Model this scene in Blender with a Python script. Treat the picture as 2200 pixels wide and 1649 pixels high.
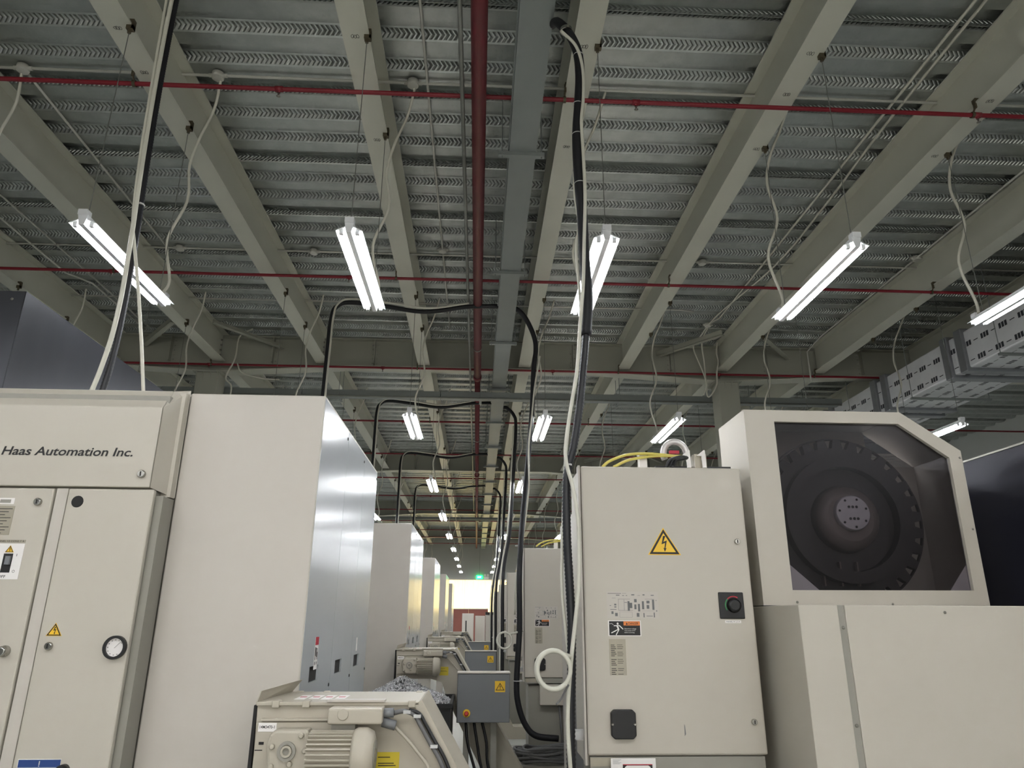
import bpy, math, random
from mathutils import Vector, Matrix
random.seed(7)
for o in list(bpy.data.objects):
    bpy.data.objects.remove(o)
SC = bpy.context.scene
COL = SC.collection
PI = math.pi

# ------------------------------------------------------------------ camera
IW, IH, FPX = 2200.0, 1649.0, 1510.0
CX, CY = 1100.0, 824.5
CH = 1.65                                     # eye height
_d = Vector((1023 - CX, 1328 - CY, FPX)).normalized()        # aisle direction seen from the camera
_h = Vector((1, .0045, 0)).normalized()
_u = _d.cross(_h).normalized()
if _u.y > 0:
    _u = -_u
_x = _d.cross(_u)
if _x.x < 0:
    _x = -_x
ROT = Matrix((_x, _d, _u))                    # camera (x right, y down, z forward) -> world
cam = bpy.data.cameras.new('camera')
cam.sensor_fit = 'HORIZONTAL'
cam.sensor_width = 36.0
cam.lens = FPX / IW * 36.0
cam.clip_start, cam.clip_end = .05, 200
camo = bpy.data.objects.new('camera', cam)
COL.objects.link(camo)
R3 = ROT @ Matrix(((1, 0, 0), (0, -1, 0), (0, 0, -1)))
camo.matrix_world = Matrix.Translation((0, 0, CH)) @ R3.to_4x4()
SC.camera = camo


def at(px, py, Y):
    r = ROT @ Vector(((px - CX) / FPX, (py - CY) / FPX, 1))
    return r * (Y / r.y) + Vector((0, 0, CH))


def atZ(px, py, Z):
    r = ROT @ Vector(((px - CX) / FPX, (py - CY) / FPX, 1))
    return r * ((Z - CH) / r.z) + Vector((0, 0, CH))


def atX(px, py, X):
    r = ROT @ Vector(((px - CX) / FPX, (py - CY) / FPX, 1))
    return r * (X / r.x) + Vector((0, 0, CH))


# ------------------------------------------------------------------ world, exposure
w = bpy.data.worlds.new('world')
SC.world = w
w.use_nodes = True
w.node_tree.nodes['Background'].inputs[0].default_value = (.75, .8, .85, 1)
w.node_tree.nodes['Background'].inputs[1].default_value = .3
SC.view_settings.view_transform = 'Standard'
SC.view_settings.look = 'None'
SC.view_settings.gamma = 1
SC.view_settings.use_curve_mapping = False
SC.view_settings.exposure = 2.2
SC.cycles.max_bounces = 5
SC.cycles.adaptive_threshold = .03
SC.cycles.diffuse_bounces = 3
SC.cycles.glossy_bounces = 3
TUBE_STRENGTH = 20.0
CURTAIN_STRENGTH = 0.5
DAYLIGHT_STRENGTH = 0.6


# ------------------------------------------------------------------ materials
def lin(c):
    return tuple(((v / 255) / 12.92 if v / 255 <= .04045 else ((v / 255 + .055) / 1.055) ** 2.4) for v in c)


def mat(name, rgb, rough=.5, metal=0.0, var=.05, vscale=3.0, bump=0.0, bscale=200.0, emit=None, estr=0, spec=.5, stretch=None):
    m = bpy.data.materials.new(name)
    m.use_nodes = True
    nt = m.node_tree
    b = nt.nodes['Principled BSDF']
    c = lin(rgb)
    b.inputs['Roughness'].default_value = rough
    b.inputs['Metallic'].default_value = metal
    b.inputs['Specular IOR Level'].default_value = spec
    tc = nt.nodes.new('ShaderNodeTexCoord')
    vec = tc.outputs['Object']
    if stretch:
        mp = nt.nodes.new('ShaderNodeMapping')
        mp.inputs['Scale'].default_value = stretch
        nt.links.new(vec, mp.inputs[0])
        vec = mp.outputs[0]
    nz = nt.nodes.new('ShaderNodeTexNoise')
    nz.inputs['Scale'].default_value = vscale
    nz.inputs['Detail'].default_value = 4
    nt.links.new(vec, nz.inputs['Vector'])
    mx = nt.nodes.new('ShaderNodeMix')
    mx.data_type = 'RGBA'
    mx.inputs[6].default_value = tuple(v * (1 - var * 1.6) for v in c) + (1,)
    mx.inputs[7].default_value = tuple(min(1, v * (1 + var)) for v in c) + (1,)
    nt.links.new(nz.outputs[0], mx.inputs[0])
    nt.links.new(mx.outputs[2], b.inputs['Base Color'])
    if bump:
        n2 = nt.nodes.new('ShaderNodeTexNoise')
        n2.inputs['Scale'].default_value = bscale
        nt.links.new(vec, n2.inputs['Vector'])
        bp = nt.nodes.new('ShaderNodeBump')
        bp.inputs['Strength'].default_value = bump
        bp.inputs['Distance'].default_value = .002
        nt.links.new(n2.outputs[0], bp.inputs['Height'])
        nt.links.new(bp.outputs[0], b.inputs['Normal'])
    if emit:
        b.inputs['Emission Color'].default_value = lin(emit) + (1,)
        b.inputs['Emission Strength'].default_value = estr
    return m


def mnode(nt, op, a, b=None, c=None):
    n = nt.nodes.new('ShaderNodeMath')
    n.operation = op
    for i, v in enumerate((a, b, c)):
        if v is None:
            continue
        if isinstance(v, (int, float)):
            n.inputs[i].default_value = v
        else:
            nt.links.new(v, n.inputs[i])
    return n.outputs[0]


def deck_material():
    """galvanised decking: spangle, pressed chevrons on the sloping webs, dimples on the flats"""
    m = mat('galvanised_deck', (178, 182, 178), .36, .82, .16, 9.0)
    nt = m.node_tree
    b = nt.nodes['Principled BSDF']
    geo = nt.nodes.new('ShaderNodeNewGeometry')
    sp = nt.nodes.new('ShaderNodeSeparateXYZ')
    nt.links.new(geo.outputs['Position'], sp.inputs[0])
    sn = nt.nodes.new('ShaderNodeSeparateXYZ')
    nt.links.new(geo.outputs['True Normal'], sn.inputs[0])
    web = mnode(nt, 'GREATER_THAN', mnode(nt, 'ABSOLUTE', sn.outputs[1]), .4)
    v = mnode(nt, 'ABSOLUTE', mnode(nt, 'SUBTRACT', sp.outputs[2], 6.018))
    ph = mnode(nt, 'ADD', mnode(nt, 'MULTIPLY', sp.outputs[0], 26.0), mnode(nt, 'MULTIPLY', v, 26.0))
    saw = mnode(nt, 'PINGPONG', ph, .5)
    inside = mnode(nt, 'LESS_THAN', v, .027)
    chev = mnode(nt, 'MULTIPLY', mnode(nt, 'MULTIPLY', mnode(nt, 'SMOOTH_MIN', saw, .33, .1), inside), mnode(nt, 'MULTIPLY', web, 2.0))
    # dimples: rows of round dots on the flats
    dx = mnode(nt, 'SUBTRACT', mnode(nt, 'FRACT', mnode(nt, 'MULTIPLY', sp.outputs[0], 22.0)), .5)
    dy = mnode(nt, 'SUBTRACT', mnode(nt, 'FRACT', mnode(nt, 'MULTIPLY', sp.outputs[1], 18.27)), .5)
    rr = mnode(nt, 'ADD', mnode(nt, 'MULTIPLY', dx, dx), mnode(nt, 'MULTIPLY', dy, dy))
    dot = mnode(nt, 'MULTIPLY', mnode(nt, 'LESS_THAN', rr, .05), mnode(nt, 'SUBTRACT', 1.0, web))
    hgt = mnode(nt, 'ADD', chev, mnode(nt, 'MULTIPLY', dot, .35))
    bp = nt.nodes.new('ShaderNodeBump')
    bp.inputs['Strength'].default_value = .9
    bp.inputs['Distance'].default_value = .012
    nt.links.new(hgt, bp.inputs['Height'])
    nt.links.new(bp.outputs[0], b.inputs['Normal'])
    return m


def foil_material():
    """foil-faced insulation with a repeated dark print: groups of three blocks and a dash"""
    m = mat('printed_foil', (224, 225, 227), .33, .2, .06, 6.0, .25, 30)
    nt = m.node_tree
    b = nt.nodes['Principled BSDF']
    geo = nt.nodes.new('ShaderNodeNewGeometry')
    sp = nt.nodes.new('ShaderNodeSeparateXYZ')
    nt.links.new(geo.outputs['Position'], sp.inputs[0])
    sn = nt.nodes.new('ShaderNodeSeparateXYZ')
    nt.links.new(geo.outputs['True Normal'], sn.inputs[0])
    side = mnode(nt, 'GREATER_THAN', mnode(nt, 'ABSOLUTE', sn.outputs[0]), .5)
    across = mnode(nt, 'ADD', mnode(nt, 'MULTIPLY', sp.outputs[2], side), mnode(nt, 'MULTIPLY', sp.outputs[0], mnode(nt, 'SUBTRACT', 1.0, side)))
    r = mnode(nt, 'MULTIPLY', mnode(nt, 'SUBTRACT', across, .07), 4.3)
    row = mnode(nt, 'FLOOR', r)
    vv = mnode(nt, 'FRACT', r)
    u = mnode(nt, 'FRACT', mnode(nt, 'ADD', mnode(nt, 'MULTIPLY', sp.outputs[1], 3.1), mnode(nt, 'MULTIPLY', row, .37)))
    inu = mnode(nt, 'LESS_THAN', u, .46)
    blk = mnode(nt, 'LESS_THAN', mnode(nt, 'FRACT', mnode(nt, 'MULTIPLY', u, 6.52)), .78)
    inv = mnode(nt, 'MULTIPLY', mnode(nt, 'GREATER_THAN', vv, .33), mnode(nt, 'LESS_THAN', vv, .62))
    p1 = mnode(nt, 'MULTIPLY', mnode(nt, 'MULTIPLY', inu, blk), inv)
    dash = mnode(nt, 'MULTIPLY', mnode(nt, 'MULTIPLY', mnode(nt, 'GREATER_THAN', u, .6), mnode(nt, 'LESS_THAN', u, .85)),
                 mnode(nt, 'MULTIPLY', mnode(nt, 'GREATER_THAN', vv, .45), mnode(nt, 'LESS_THAN', vv, .5)))
    pr = mnode(nt, 'MAXIMUM', p1, dash)
    old = b.inputs['Base Color'].links[0].from_socket
    mx = nt.nodes.new('ShaderNodeMix')
    mx.data_type = 'RGBA'
    nt.links.new(pr, mx.inputs[0])
    nt.links.new(old, mx.inputs[6])
    mx.inputs[7].default_value = lin((52, 54, 60)) + (1,)
    nt.links.new(mx.outputs[2], b.inputs['Base Color'])
    return m


def glass_material():
    m = bpy.data.materials.new('smoked_acrylic')
    m.use_nodes = True
    nt = m.node_tree
    nt.nodes.clear()
    out = nt.nodes.new('ShaderNodeOutputMaterial')
    tr = nt.nodes.new('ShaderNodeBsdfTransparent')
    tr.inputs[0].default_value = (.68, .665, .69, 1)
    gl = nt.nodes.new('ShaderNodeBsdfGlossy')
    gl.inputs['Roughness'].default_value = .3
    fr = nt.nodes.new('ShaderNodeFresnel')
    fr.inputs[0].default_value = 1.3
    mx = nt.nodes.new('ShaderNodeMixShader')
    nt.links.new(fr.outputs[0], mx.inputs[0])
    nt.links.new(tr.outputs[0], mx.inputs[1])
    nt.links.new(gl.outputs[0], mx.inputs[2])
    nt.links.new(mx.outputs[0], out.inputs[0])
    return m


M = {
    'deck': deck_material(),
    'foil': foil_material(),
    'glass': glass_material(),
    'tape': mat('foil_tape', (150, 152, 156), .3, .6, .08, 12, .3, 60),
    'beam': mat('beam_paint', (194, 194, 180), .38, 0, .05, 2.0),
    'girder': mat('girder_paint', (166, 166, 153), .5, 0, .06, 2.0),
    'clamp': mat('rusty_clamp', (96, 88, 70), .55, .5, .2, 30),
    'red': mat('red_pipe_paint', (98, 18, 28), .5, 0, .06, 8),
    'redthin': mat('red_branch_paint', (128, 22, 36), .45, 0, .06, 8),
    'conduit': mat('white_conduit', (196, 195, 186), .45, 0, .05, 10),
    'steelpipe': mat('grey_steel_pipe', (128, 130, 124), .4, .5, .1, 14),
    'tray': mat('grey_tray_paint', (132, 137, 135), .42, .2, .05, 4),
    'cream': mat('cream_machine_paint', (188, 182, 169), .42, 0, .025, 1.3, .06, 350),
    'light': mat('pale_machine_paint', (190, 184, 174), .4, 0, .025, 1.3, .05, 350),
    'gloss': mat('glossy_white_panel', (184, 188, 191), .18, 0, .03, 1.0, .05, 3),
    'edge': mat('grey_machine_edge', (146, 143, 133), .45, 0, .04, 3),
    'gap': mat('dark_gap', (26, 25, 24), .7, 0, .1, 5),
    'conv': mat('conveyor_paint', (178, 171, 155), .45, 0, .06, 6, .05, 120),
    'greybox': mat('grey_enclosure_paint', (116, 118, 120), .42, 0, .03, 3),
    'beigebox': mat('beige_enclosure_paint', (198, 190, 172), .45, 0, .04, 3),
    'darksheet': mat('dark_sheet_metal', (70, 71, 76), .3, .6, .14, 5, 0, 200, stretch=(1, 1, .25)),
    'navy': mat('dark_navy_sheet', (34, 35, 48), .35, .3, .1, 3),
    'black': mat('black_plastic', (20, 20, 22), .4, 0, .1, 8),
    'hose': mat('black_hose', (24, 25, 30), .45, 0, .1, 20),
    'sleeve': mat('black_sleeve', (18, 19, 24), .6, 0, .15, 60),
    'whitecable': mat('white_cable', (206, 204, 190), .42, 0, .04, 10),
    'greycable': mat('grey_cable', (104, 104, 104), .5, 0, .08, 10),
    'yellowcable': mat('yellow_cable', (206, 192, 96), .4, 0, .06, 10),
    'tie': mat('cable_tie', (190, 190, 188), .5, 0, .04, 10),
    'lampwhite': mat('lamp_white_enamel', (228, 230, 232), .35, 0, .02, 5),
    'tube': mat('lit_tube', (255, 255, 255), .3, 0, 0, 5, emit=(250, 252, 255), estr=TUBE_STRENGTH),
    'deadtube': mat('unlit_tube', (226, 226, 222), .3, 0, .03, 5),
    'chrome': mat('chrome', (190, 188, 182), .22, 1, .05, 20),
    'zinc': mat('zinc_bolt', (150, 148, 140), .35, .8, .1, 30),
    'alu': mat('brushed_aluminium', (206, 202, 200), .38, .5, .12, 14),
    'darkiron': mat('dark_carousel', (66, 62, 58), .5, .1, .15, 8),
    'browniron': mat('brown_carousel_hub', (124, 114, 106), .5, .2, .12, 10),
    'yellow': mat('warning_yellow', (236, 190, 48), .45, 0, .03, 10),
    'olive': mat('yellow_label', (198, 178, 40), .5, 0, .05, 10),
    'ink': mat('black_ink', (22, 20, 20), .5, 0, .05, 10),
    'paper': mat('white_label', (232, 228, 224), .5, 0, .03, 10),
    'plate': mat('etched_plate', (164, 157, 140), .4, .2, .06, 20),
    'orange': mat('danger_orange', (226, 130, 62), .5, 0, .04, 10),
    'labelred': mat('label_red', (186, 40, 60), .5, 0, .04, 10),
    'labelblue': mat('label_blue', (36, 66, 128), .5, 0, .04, 10),
    'estop': mat('stop_red', (176, 34, 26), .35, 0, .04, 10),
    'green': mat('dial_green', (60, 140, 84), .5, 0, .04, 10),
    'orangebin': mat('orange_bucket', (160, 84, 44), .5, 0, .06, 10),
    'binblack': mat('black_bin', (20, 20, 22), .5, 0, .12, 10),
    'chip': mat('metal_chip', (238, 238, 240), .25, .35, .2, 60),
    'chipdark': mat('chip_heap_core', (58, 58, 60), .5, .5, .4, 140, .9, 160),
    'floor': mat('epoxy_floor', (164, 166, 160), .35, 0, .05, .8),
    'wall': mat('wall_paint', (172, 175, 172), .7, 0, .04, .5),
    'brown': mat('brown_partition', (134, 78, 66), .6, 0, .06, 3),
    'curtain': mat('daylit_curtain', (236, 222, 176), .9, 0, .05, 3, emit=(255, 228, 144), estr=CURTAIN_STRENGTH),
    'daylight': mat('daylit_frosted_pane', (225, 228, 230), .4, 0, 0, 3, emit=(255, 250, 240), estr=DAYLIGHT_STRENGTH),
    'frame': mat('window_frame_paint', (208, 202, 186), .5, 0, .03, 5),
    'exit': mat('exit_sign_green', (20, 150, 70), .5, 0, 0, 5, emit=(20, 225, 110), estr=1.6),
    'exitwhite': mat('exit_sign_mark', (200, 255, 220), .5, 0, 0, 5, emit=(190, 255, 215), estr=1.6),
}

# ------------------------------------------------------------------ mesh helpers
ORG = {}


class MB:
    def __init__(s):
        s.v, s.f, s.sm = [], [], []

    def _add(s, vs, fs, smooth=False):
        n = len(s.v)
        s.v += [Vector(p) for p in vs]
        s.f += [tuple(i + n for i in f) for f in fs]
        s.sm += [smooth] * len(fs)
        return s

    def box(s, x0, x1, y0, y1, z0, z1):
        x0, x1 = sorted((x0, x1)); y0, y1 = sorted((y0, y1)); z0, z1 = sorted((z0, z1))
        return s._add([(x0, y0, z0), (x1, y0, z0), (x1, y1, z0), (x0, y1, z0), (x0, y0, z1), (x1, y0, z1), (x1, y1, z1), (x0, y1, z1)],
                      [(0, 3, 2, 1), (4, 5, 6, 7), (0, 1, 5, 4), (1, 2, 6, 5), (2, 3, 7, 6), (3, 0, 4, 7)])

    def prism(s, poly, axis, a, b):
        """extrude a 2-D outline along an axis; poly holds the two other coordinates in x,y,z order"""
        def P(p, t):
            return {'x': (t, p[0], p[1]), 'y': (p[0], t, p[1]), 'z': (p[0], p[1], t)}[axis]
        n = len(poly)
        area = sum(poly[i][0] * poly[(i + 1) % n][1] - poly[(i + 1) % n][0] * poly[i][1] for i in range(n))
        if axis == 'y':
            area = -area
        if area < 0:
            poly = list(reversed(poly))
        a, b = min(a, b), max(a, b)
        vs = [P(p, a) for p in poly] + [P(p, b) for p in poly]
        fs = [tuple(range(n - 1, -1, -1)), tuple(range(n, 2 * n))]
        fs += [(i, (i + 1) % n, n + (i + 1) % n, n + i) for i in range(n)]
        return s._add(vs, fs)

    def tube(s, pts, r, n=8, cap=True, rfun=None):
        pts = [Vector(p) for p in pts]
        k = len(pts)
        tg = []
        for i in range(k):
            t = pts[min(i + 1, k - 1)] - pts[max(i - 1, 0)]
            tg.append(t.normalized() if t.length > 1e-9 else Vector((0, 0, 1)))
        a = Vector((0, 0, 1)) if abs(tg[0].z) < .9 else Vector((1, 0, 0))
        nrm = tg[0].cross(a).normalized()
        vs, fs = [], []
        for i in range(k):
            nrm = (nrm - tg[i] * nrm.dot(tg[i])).normalized()
            bn = tg[i].cross(nrm)
            rr = rfun(i) if rfun else r
            for j in range(n):
                t = 2 * PI * j / n
                vs.append(pts[i] + (nrm * math.cos(t) + bn * math.sin(t)) * rr)
        for i in range(k - 1):
            for j in range(n):
                fs.append((i * n + j, i * n + (j + 1) % n, (i + 1) * n + (j + 1) % n, (i + 1) * n + j))
        s._add(vs, fs, n > 6)
        if cap:
            m = len(s.v) - k * n
            s.f += [tuple(m + j for j in range(n - 1, -1, -1)), tuple(m + (k - 1) * n + j for j in range(n))]
            s.sm += [False, False]
        return s

    def cyl(s, p0, p1, r, n=12):
        return s.tube([p0, p1], r, n)

    def ring(s, c, axis, r0, r1, h, n=24):
        """flat annulus with thickness h along +axis"""
        c = Vector(c)
        ax = {'x': Vector((1, 0, 0)), 'y': Vector((0, 1, 0)), 'z': Vector((0, 0, 1))}[axis]
        u = Vector((0, 0, 1)) if axis != 'z' else Vector((1, 0, 0))
        v = ax.cross(u)
        vs = []
        for t, r in ((0, r0), (0, r1), (h, r1), (h, r0)):
            for j in range(n):
                a = 2 * PI * j / n
                vs.append(c + ax * t + (u * math.cos(a) + v * math.sin(a)) * r)
        fs = []
        for q in range(4):
            for j in range(n):
                fs.append((q * n + j, q * n + (j + 1) % n, ((q + 1) % 4) * n + (j + 1) % n, ((q + 1) % 4) * n + j))
        return s._add(vs, fs, False)

    def lathe(s, c, axis, prof, n=24):
        """prof: list of (radius, distance along axis)"""
        c = Vector(c)
        ax = {'x': Vector((1, 0, 0)), 'y': Vector((0, 1, 0)), 'z': Vector((0, 0, 1))}[axis]
        u = Vector((0, 0, 1)) if axis != 'z' else Vector((1, 0, 0))
        v = ax.cross(u)
        vs, fs = [], []
        for r, t in prof:
            for j in range(n):
                a = 2 * PI * j / n
                vs.append(c + ax * t + (u * math.cos(a) + v * math.sin(a)) * r)
        for i in range(len(prof) - 1):
            for j in range(n):
                fs.append((i * n + j, i * n + (j + 1) % n, (i + 1) * n + (j + 1) % n, (i + 1) * n + j))
        s._add(vs, fs, True)
        m = len(s.v) - len(prof) * n
        s.f += [tuple(m + j for j in range(n - 1, -1, -1)), tuple(m + (len(prof) - 1) * n + j for j in range(n))]
        s.sm += [False, False]
        return s

    def build(s, name, m, parent=None, bevel=0, label=None):
        me = bpy.data.meshes.new(name)
        if parent is not None:
            org = ORG[parent.name]
        else:
            xs = [p.x for p in s.v]; ys = [p.y for p in s.v]; zs = [p.z for p in s.v]
            org = Vector(((min(xs) + max(xs)) / 2, (min(ys) + max(ys)) / 2, min(zs)))
        me.from_pydata([p - org for p in s.v], [], s.f)
        me.polygons.foreach_set('use_smooth', s.sm)
        me.materials.append(M[m])
        me.update()
        o = bpy.data.objects.new(name, me)
        COL.objects.link(o)
        if parent is not None:
            o.parent = parent
        else:
            o.location = org
        ORG[o.name] = org
        if bevel:
            bv = o.modifiers.new('bevel', 'BEVEL')
            bv.width = bevel
            bv.segments = 2
            bv.limit_method = 'ANGLE'
            bv.angle_limit = .6
        if label:
            o['label'] = label
        return o


def tag(o, label, cat, group=None, kind=None):
    o['label'] = label
    o['category'] = cat
    if group:
        o['group'] = group
    if kind:
        o['kind'] = kind
    return o


def struct(o, label=None):
    o['kind'] = 'structure'
    if label:
        o['label'] = label
    return o


def empty(name, loc):
    o = bpy.data.objects.new(name, None)
    COL.objects.link(o)
    o.location = loc
    o.empty_display_size = .1
    ORG[o.name] = Vector(loc)
    return o


def copy_tree(o, parent=None):
    c = o.copy()
    COL.objects.link(c)
    c.parent = parent
    ORG[c.name] = ORG[o.name].copy()
    for ch in list(o.children):
        copy_tree(ch, c)
    return c


def smooth(pts, n=8):
    """Catmull-Rom through the given points"""
    pts = [Vector(p) for p in pts]
    q = [pts[0] * 2 - pts[1]] + pts + [pts[-1] * 2 - pts[-2]]
    out = []
    for i in range(1, len(q) - 2):
        p0, p1, p2, p3 = q[i - 1:i + 3]
        for k in range(n):
            t = k / n
            out.append(.5 * ((2 * p1) + (p2 - p0) * t + (2 * p0 - 5 * p1 + 4 * p2 - p3) * t * t + (3 * p1 - p0 - 3 * p2 + p3) * t ** 3))
    out.append(pts[-1])
    return out


def resample(pts, step):
    pts = [Vector(p) for p in pts]
    out = [pts[0]]
    acc = 0
    for a, b in zip(pts, pts[1:]):
        L = (b - a).length
        while acc + L >= step:
            t = (step - acc) / L
            a = a + (b - a) * t
            out.append(a)
            L = (b - a).length
            acc = 0
        acc += L
    return out


def hose_mesh(pts, r, step=.009, n=10):
    """ribbed hose"""
    p = resample(smooth(pts, 10), step)
    mb = MB()
    mb.tube(p, r, n, rfun=lambda i: r if i % 2 else r * .87)
    return mb


_fc = {}


def text_verts(s, size, bold=0.0, shear=0.0):
    key = (s, bold, shear)
    if key not in _fc:
        c = bpy.data.curves.new('lettering', 'FONT')
        c.body = s
        c.size = 1
        c.shear = shear
        c.offset = bold
        c.resolution_u = 3
        c.fill_mode = 'FRONT'
        o = bpy.data.objects.new('lettering', c)
        COL.objects.link(o)
        dg = bpy.context.evaluated_depsgraph_get()
        dg.update()
        me = bpy.data.meshes.new_from_object(o.evaluated_get(dg))
        vs = [v.co.copy() for v in me.vertices]
        fs = [tuple(p.vertices) for p in me.polygons]
        bpy.data.objects.remove(o)
        bpy.data.curves.remove(c)
        bpy.data.meshes.remove(me)
        _fc[key] = (vs, fs)
    return _fc[key]


def text(mb, s, x0, x1, z, h, plane, face='y', bold=0.0, shear=0.0):
    """lettering of height h from x0 to x1 on a plane facing -y ('y') or +x ('x'); x runs along y for the latter"""
    vs, fs = text_verts(s, 1, bold, shear)
    if not vs:
        return mb
    a = min(v.x for v in vs); b = max(v.x for v in vs)
    hh = max(v.y for v in vs)
    k = (x1 - x0) / (b - a)
    out = []
    for v in vs:
        X = x0 + (v.x - a) * k
        Z = z + v.y * h / hh
        out.append((X, plane, Z) if face == 'y' else (plane, X, Z))
    mb._add(out, fs)
    return mb


def plate(mb, x0, x1, z0, z1, plane, t=.0015, face='y'):
    if face == 'y':
        return mb.box(x0, x1, plane - t, plane, z0, z1)
    return mb.box(plane, plane + t, x0, x1, z0, z1)


def hazard_triangle(parent, cx, cz, hgt, plane, face='y', square=False):
    """yellow triangle, black border and a lightning arrow; plane is the surface it sticks to"""
    s = -1 if face == 'y' else 1
    ax = 'y' if face == 'y' else 'x'
    hw = hgt * .62

    def tri(k):
        zc_ = cz - .155 * hgt
        return [(cx - hw * k, zc_ - .345 * hgt * k), (cx + hw * k, zc_ - .345 * hgt * k), (cx, zc_ + .655 * hgt * k)]
    root = None
    if square:
        q = hgt * .72
        root = MB().prism([(cx - q, cz - q), (cx + q, cz - q), (cx + q, cz + q), (cx - q, cz + q)], ax, plane, plane + s * .001).build('warning_sticker', 'yellow', parent)
    else:
        root = MB().prism(tri(1.1), ax, plane, plane + s * .001).build('warning_sticker', 'yellow', parent)
    b = MB()
    o, i = tri(1.0), tri(.77)
    for k in range(3):
        k2 = (k + 1) % 3
        b.prism([o[k], o[k2], i[k2], i[k]], ax, plane + s * .001, plane + s * .0016)
    B = [(-.02, .28), (.08, .28), (-.02, .04), (.13, .1), (.05, -.22), (.1, -.2), (.02, -.36), (-.03, -.2), (.01, -.21), (.05, .0), (-.1, -.06)]
    b.prism([(cx + x * hgt, cz + z * hgt - hgt * .05) for x, z in B], ax, plane + s * .001, plane + s * .0016)
    b.build('warning_symbol', 'ink', root)
    return root


# ------------------------------------------------------------------ structure
DZ = 5.98                                       # underside of the deck
XL, XR, YB, YF = -12.0, 12.0, -8.0, 40.0
struct(MB().box(XL, XR, YB, YF, -.2, 0).build('floor', 'floor'), 'grey painted concrete factory floor')
ceil = struct(MB().box(XL, XR, YB, YF, DZ + .078, DZ + .3).build('ceiling', 'tray'), 'corrugated galvanised steel deck ceiling')
PW = .986
prof = []
for k in range(3):
    o_ = k * PW / 3
    prof += [(o_ + .03, 0), (o_ + .155, 0), (o_ + .2, .076), (o_ + .2865, .076)]
prof = [(0.0, .074), (.004, .074)] + prof[0:] + [(PW - .012, .076), (PW - .008, .012), (PW - .002, .012)]
pv, pf = [], []
for X in (XL, XR):
    pv += [(X, y, DZ + z) for y, z in prof]
n_ = len(prof)
pf = [(i, i + 1, n_ + i + 1, n_ + i) for i in range(n_ - 1)]
pm = MB()
y0 = 4.093 - PW * 12
pm._add([(x, y0 + y, z) for x, y, z in pv], pf)
p0 = pm.build('deck_panel', 'deck', ceil)
k = 1
while y0 + (k + 1) * PW < YF:
    c = p0.copy()
    c.location.y += k * PW
    COL.objects.link(c)
    k += 1

struct(MB().box(XL - .2, XL, YB, YF, 0, DZ + .08).build('wall_left', 'wall'), 'plain grey factory side wall')
struct(MB().box(XR, XR + .2, YB, YF, 0, DZ + .08).build('wall_right', 'wall'), 'plain grey factory side wall')
VX0, VX1, VZ0, VZ1 = -5.0, 5.0, 1.0, 4.3
wb = MB()
wb.box(XL, VX0, YB - .2, YB, 0, DZ + .08).box(VX1, XR, YB - .2, YB, 0, DZ + .08)
wb.box(VX0, VX1, YB - .2, YB, 0, VZ0).box(VX0, VX1, YB - .2, YB, VZ1, DZ + .08)
struct(wb.build('wall_front', 'wall'), 'plain grey factory wall with a wide window band')
win2 = empty('window_2', (0, YB, VZ0))
struct(win2, 'wide frosted factory window')
for q in range(6):
    a = VX0 + q * 10 / 6
    MB().box(a + .03, a + 10 / 6 - .03, YB - .06, YB - .05, VZ0 + .05, VZ1 - .05).build('pane', 'daylight', win2)
    MB().box(a - .03, a + .03, YB - .1, YB, VZ0, VZ1).build('window_frame', 'frame', win2)
WX0, WX1, WZ0, WZ1 = -3.6, 2.3, 1.0, 3.62
wb = MB()
wb.box(XL, WX0, YF, YF + .2, 0, DZ + .08).box(WX1, XR, YF, YF + .2, 0, DZ + .08)
wb.box(WX0, WX1, YF, YF + .2, 0, WZ0).box(WX0, WX1, YF, YF + .2, WZ1, DZ + .08)
struct(wb.build('wall_back', 'wall'), 'plain grey end wall with a wide curtained window')
win = empty('window_1', (0, YF, WZ0))
struct(win, 'wide window with pale daylit curtains')
fr = MB()
for xx in (WX0, -.65, WX1 - .06):
    fr.box(xx, xx + .06, YF - .03, YF + .05, WZ0, WZ1)
fr.box(WX0, WX1, YF - .03, YF + .05, WZ1 - .06, WZ1).box(WX0, WX1, YF - .03, YF + .05, WZ0, WZ0 + .06)
fr.box(WX0 - .2, WX1 + .2, YF - .12, YF - .03, WZ1 + .02, WZ1 + .07)
fr.build('window_frame', 'frame', win)
# pleated curtains, four widths
nx = 4
for q in range(nx):
    a, b = WX0 + (WX1 - WX0) * q / nx + .01, WX0 + (WX1 - WX0) * (q + 1) / nx - .01
    cu = MB()
    N = 40
    vs, fs = [], []
    for i in range(N + 1):
        x = a + (b - a) * i / N
        y = YF - .07 + .03 * math.sin(i * 1.15 + q) + .012 * math.sin(i * 2.7)
        vs += [(x, y, WZ0 + .05), (x, y, WZ1 + .03)]
    for i in range(N):
        fs.append((2 * i, 2 * i + 2, 2 * i + 3, 2 * i + 1))
    cu._add(vs, fs, True)
    cu.build('curtain', 'curtain', win)

# I-beams
BX = [-2.546 + 1.6246 * k for k in range(-4, 7)]
BH = CH + 3.87                                   # underside of the beams
GY = [10.85, 19.2, 27.55, 35.9]
bays = [(-5.85, GY[0]), (GY[0], GY[1]), (GY[1], GY[2]), (GY[2], GY[3]), (GY[3], YF)]

bayname = ['in the bay with the nearest hanging lamps', 'in the bay behind the first cross girder', 'in the bay behind the second cross girder',
           'in the bay behind the third cross girder', 'in the last bay before the end wall']


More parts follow.
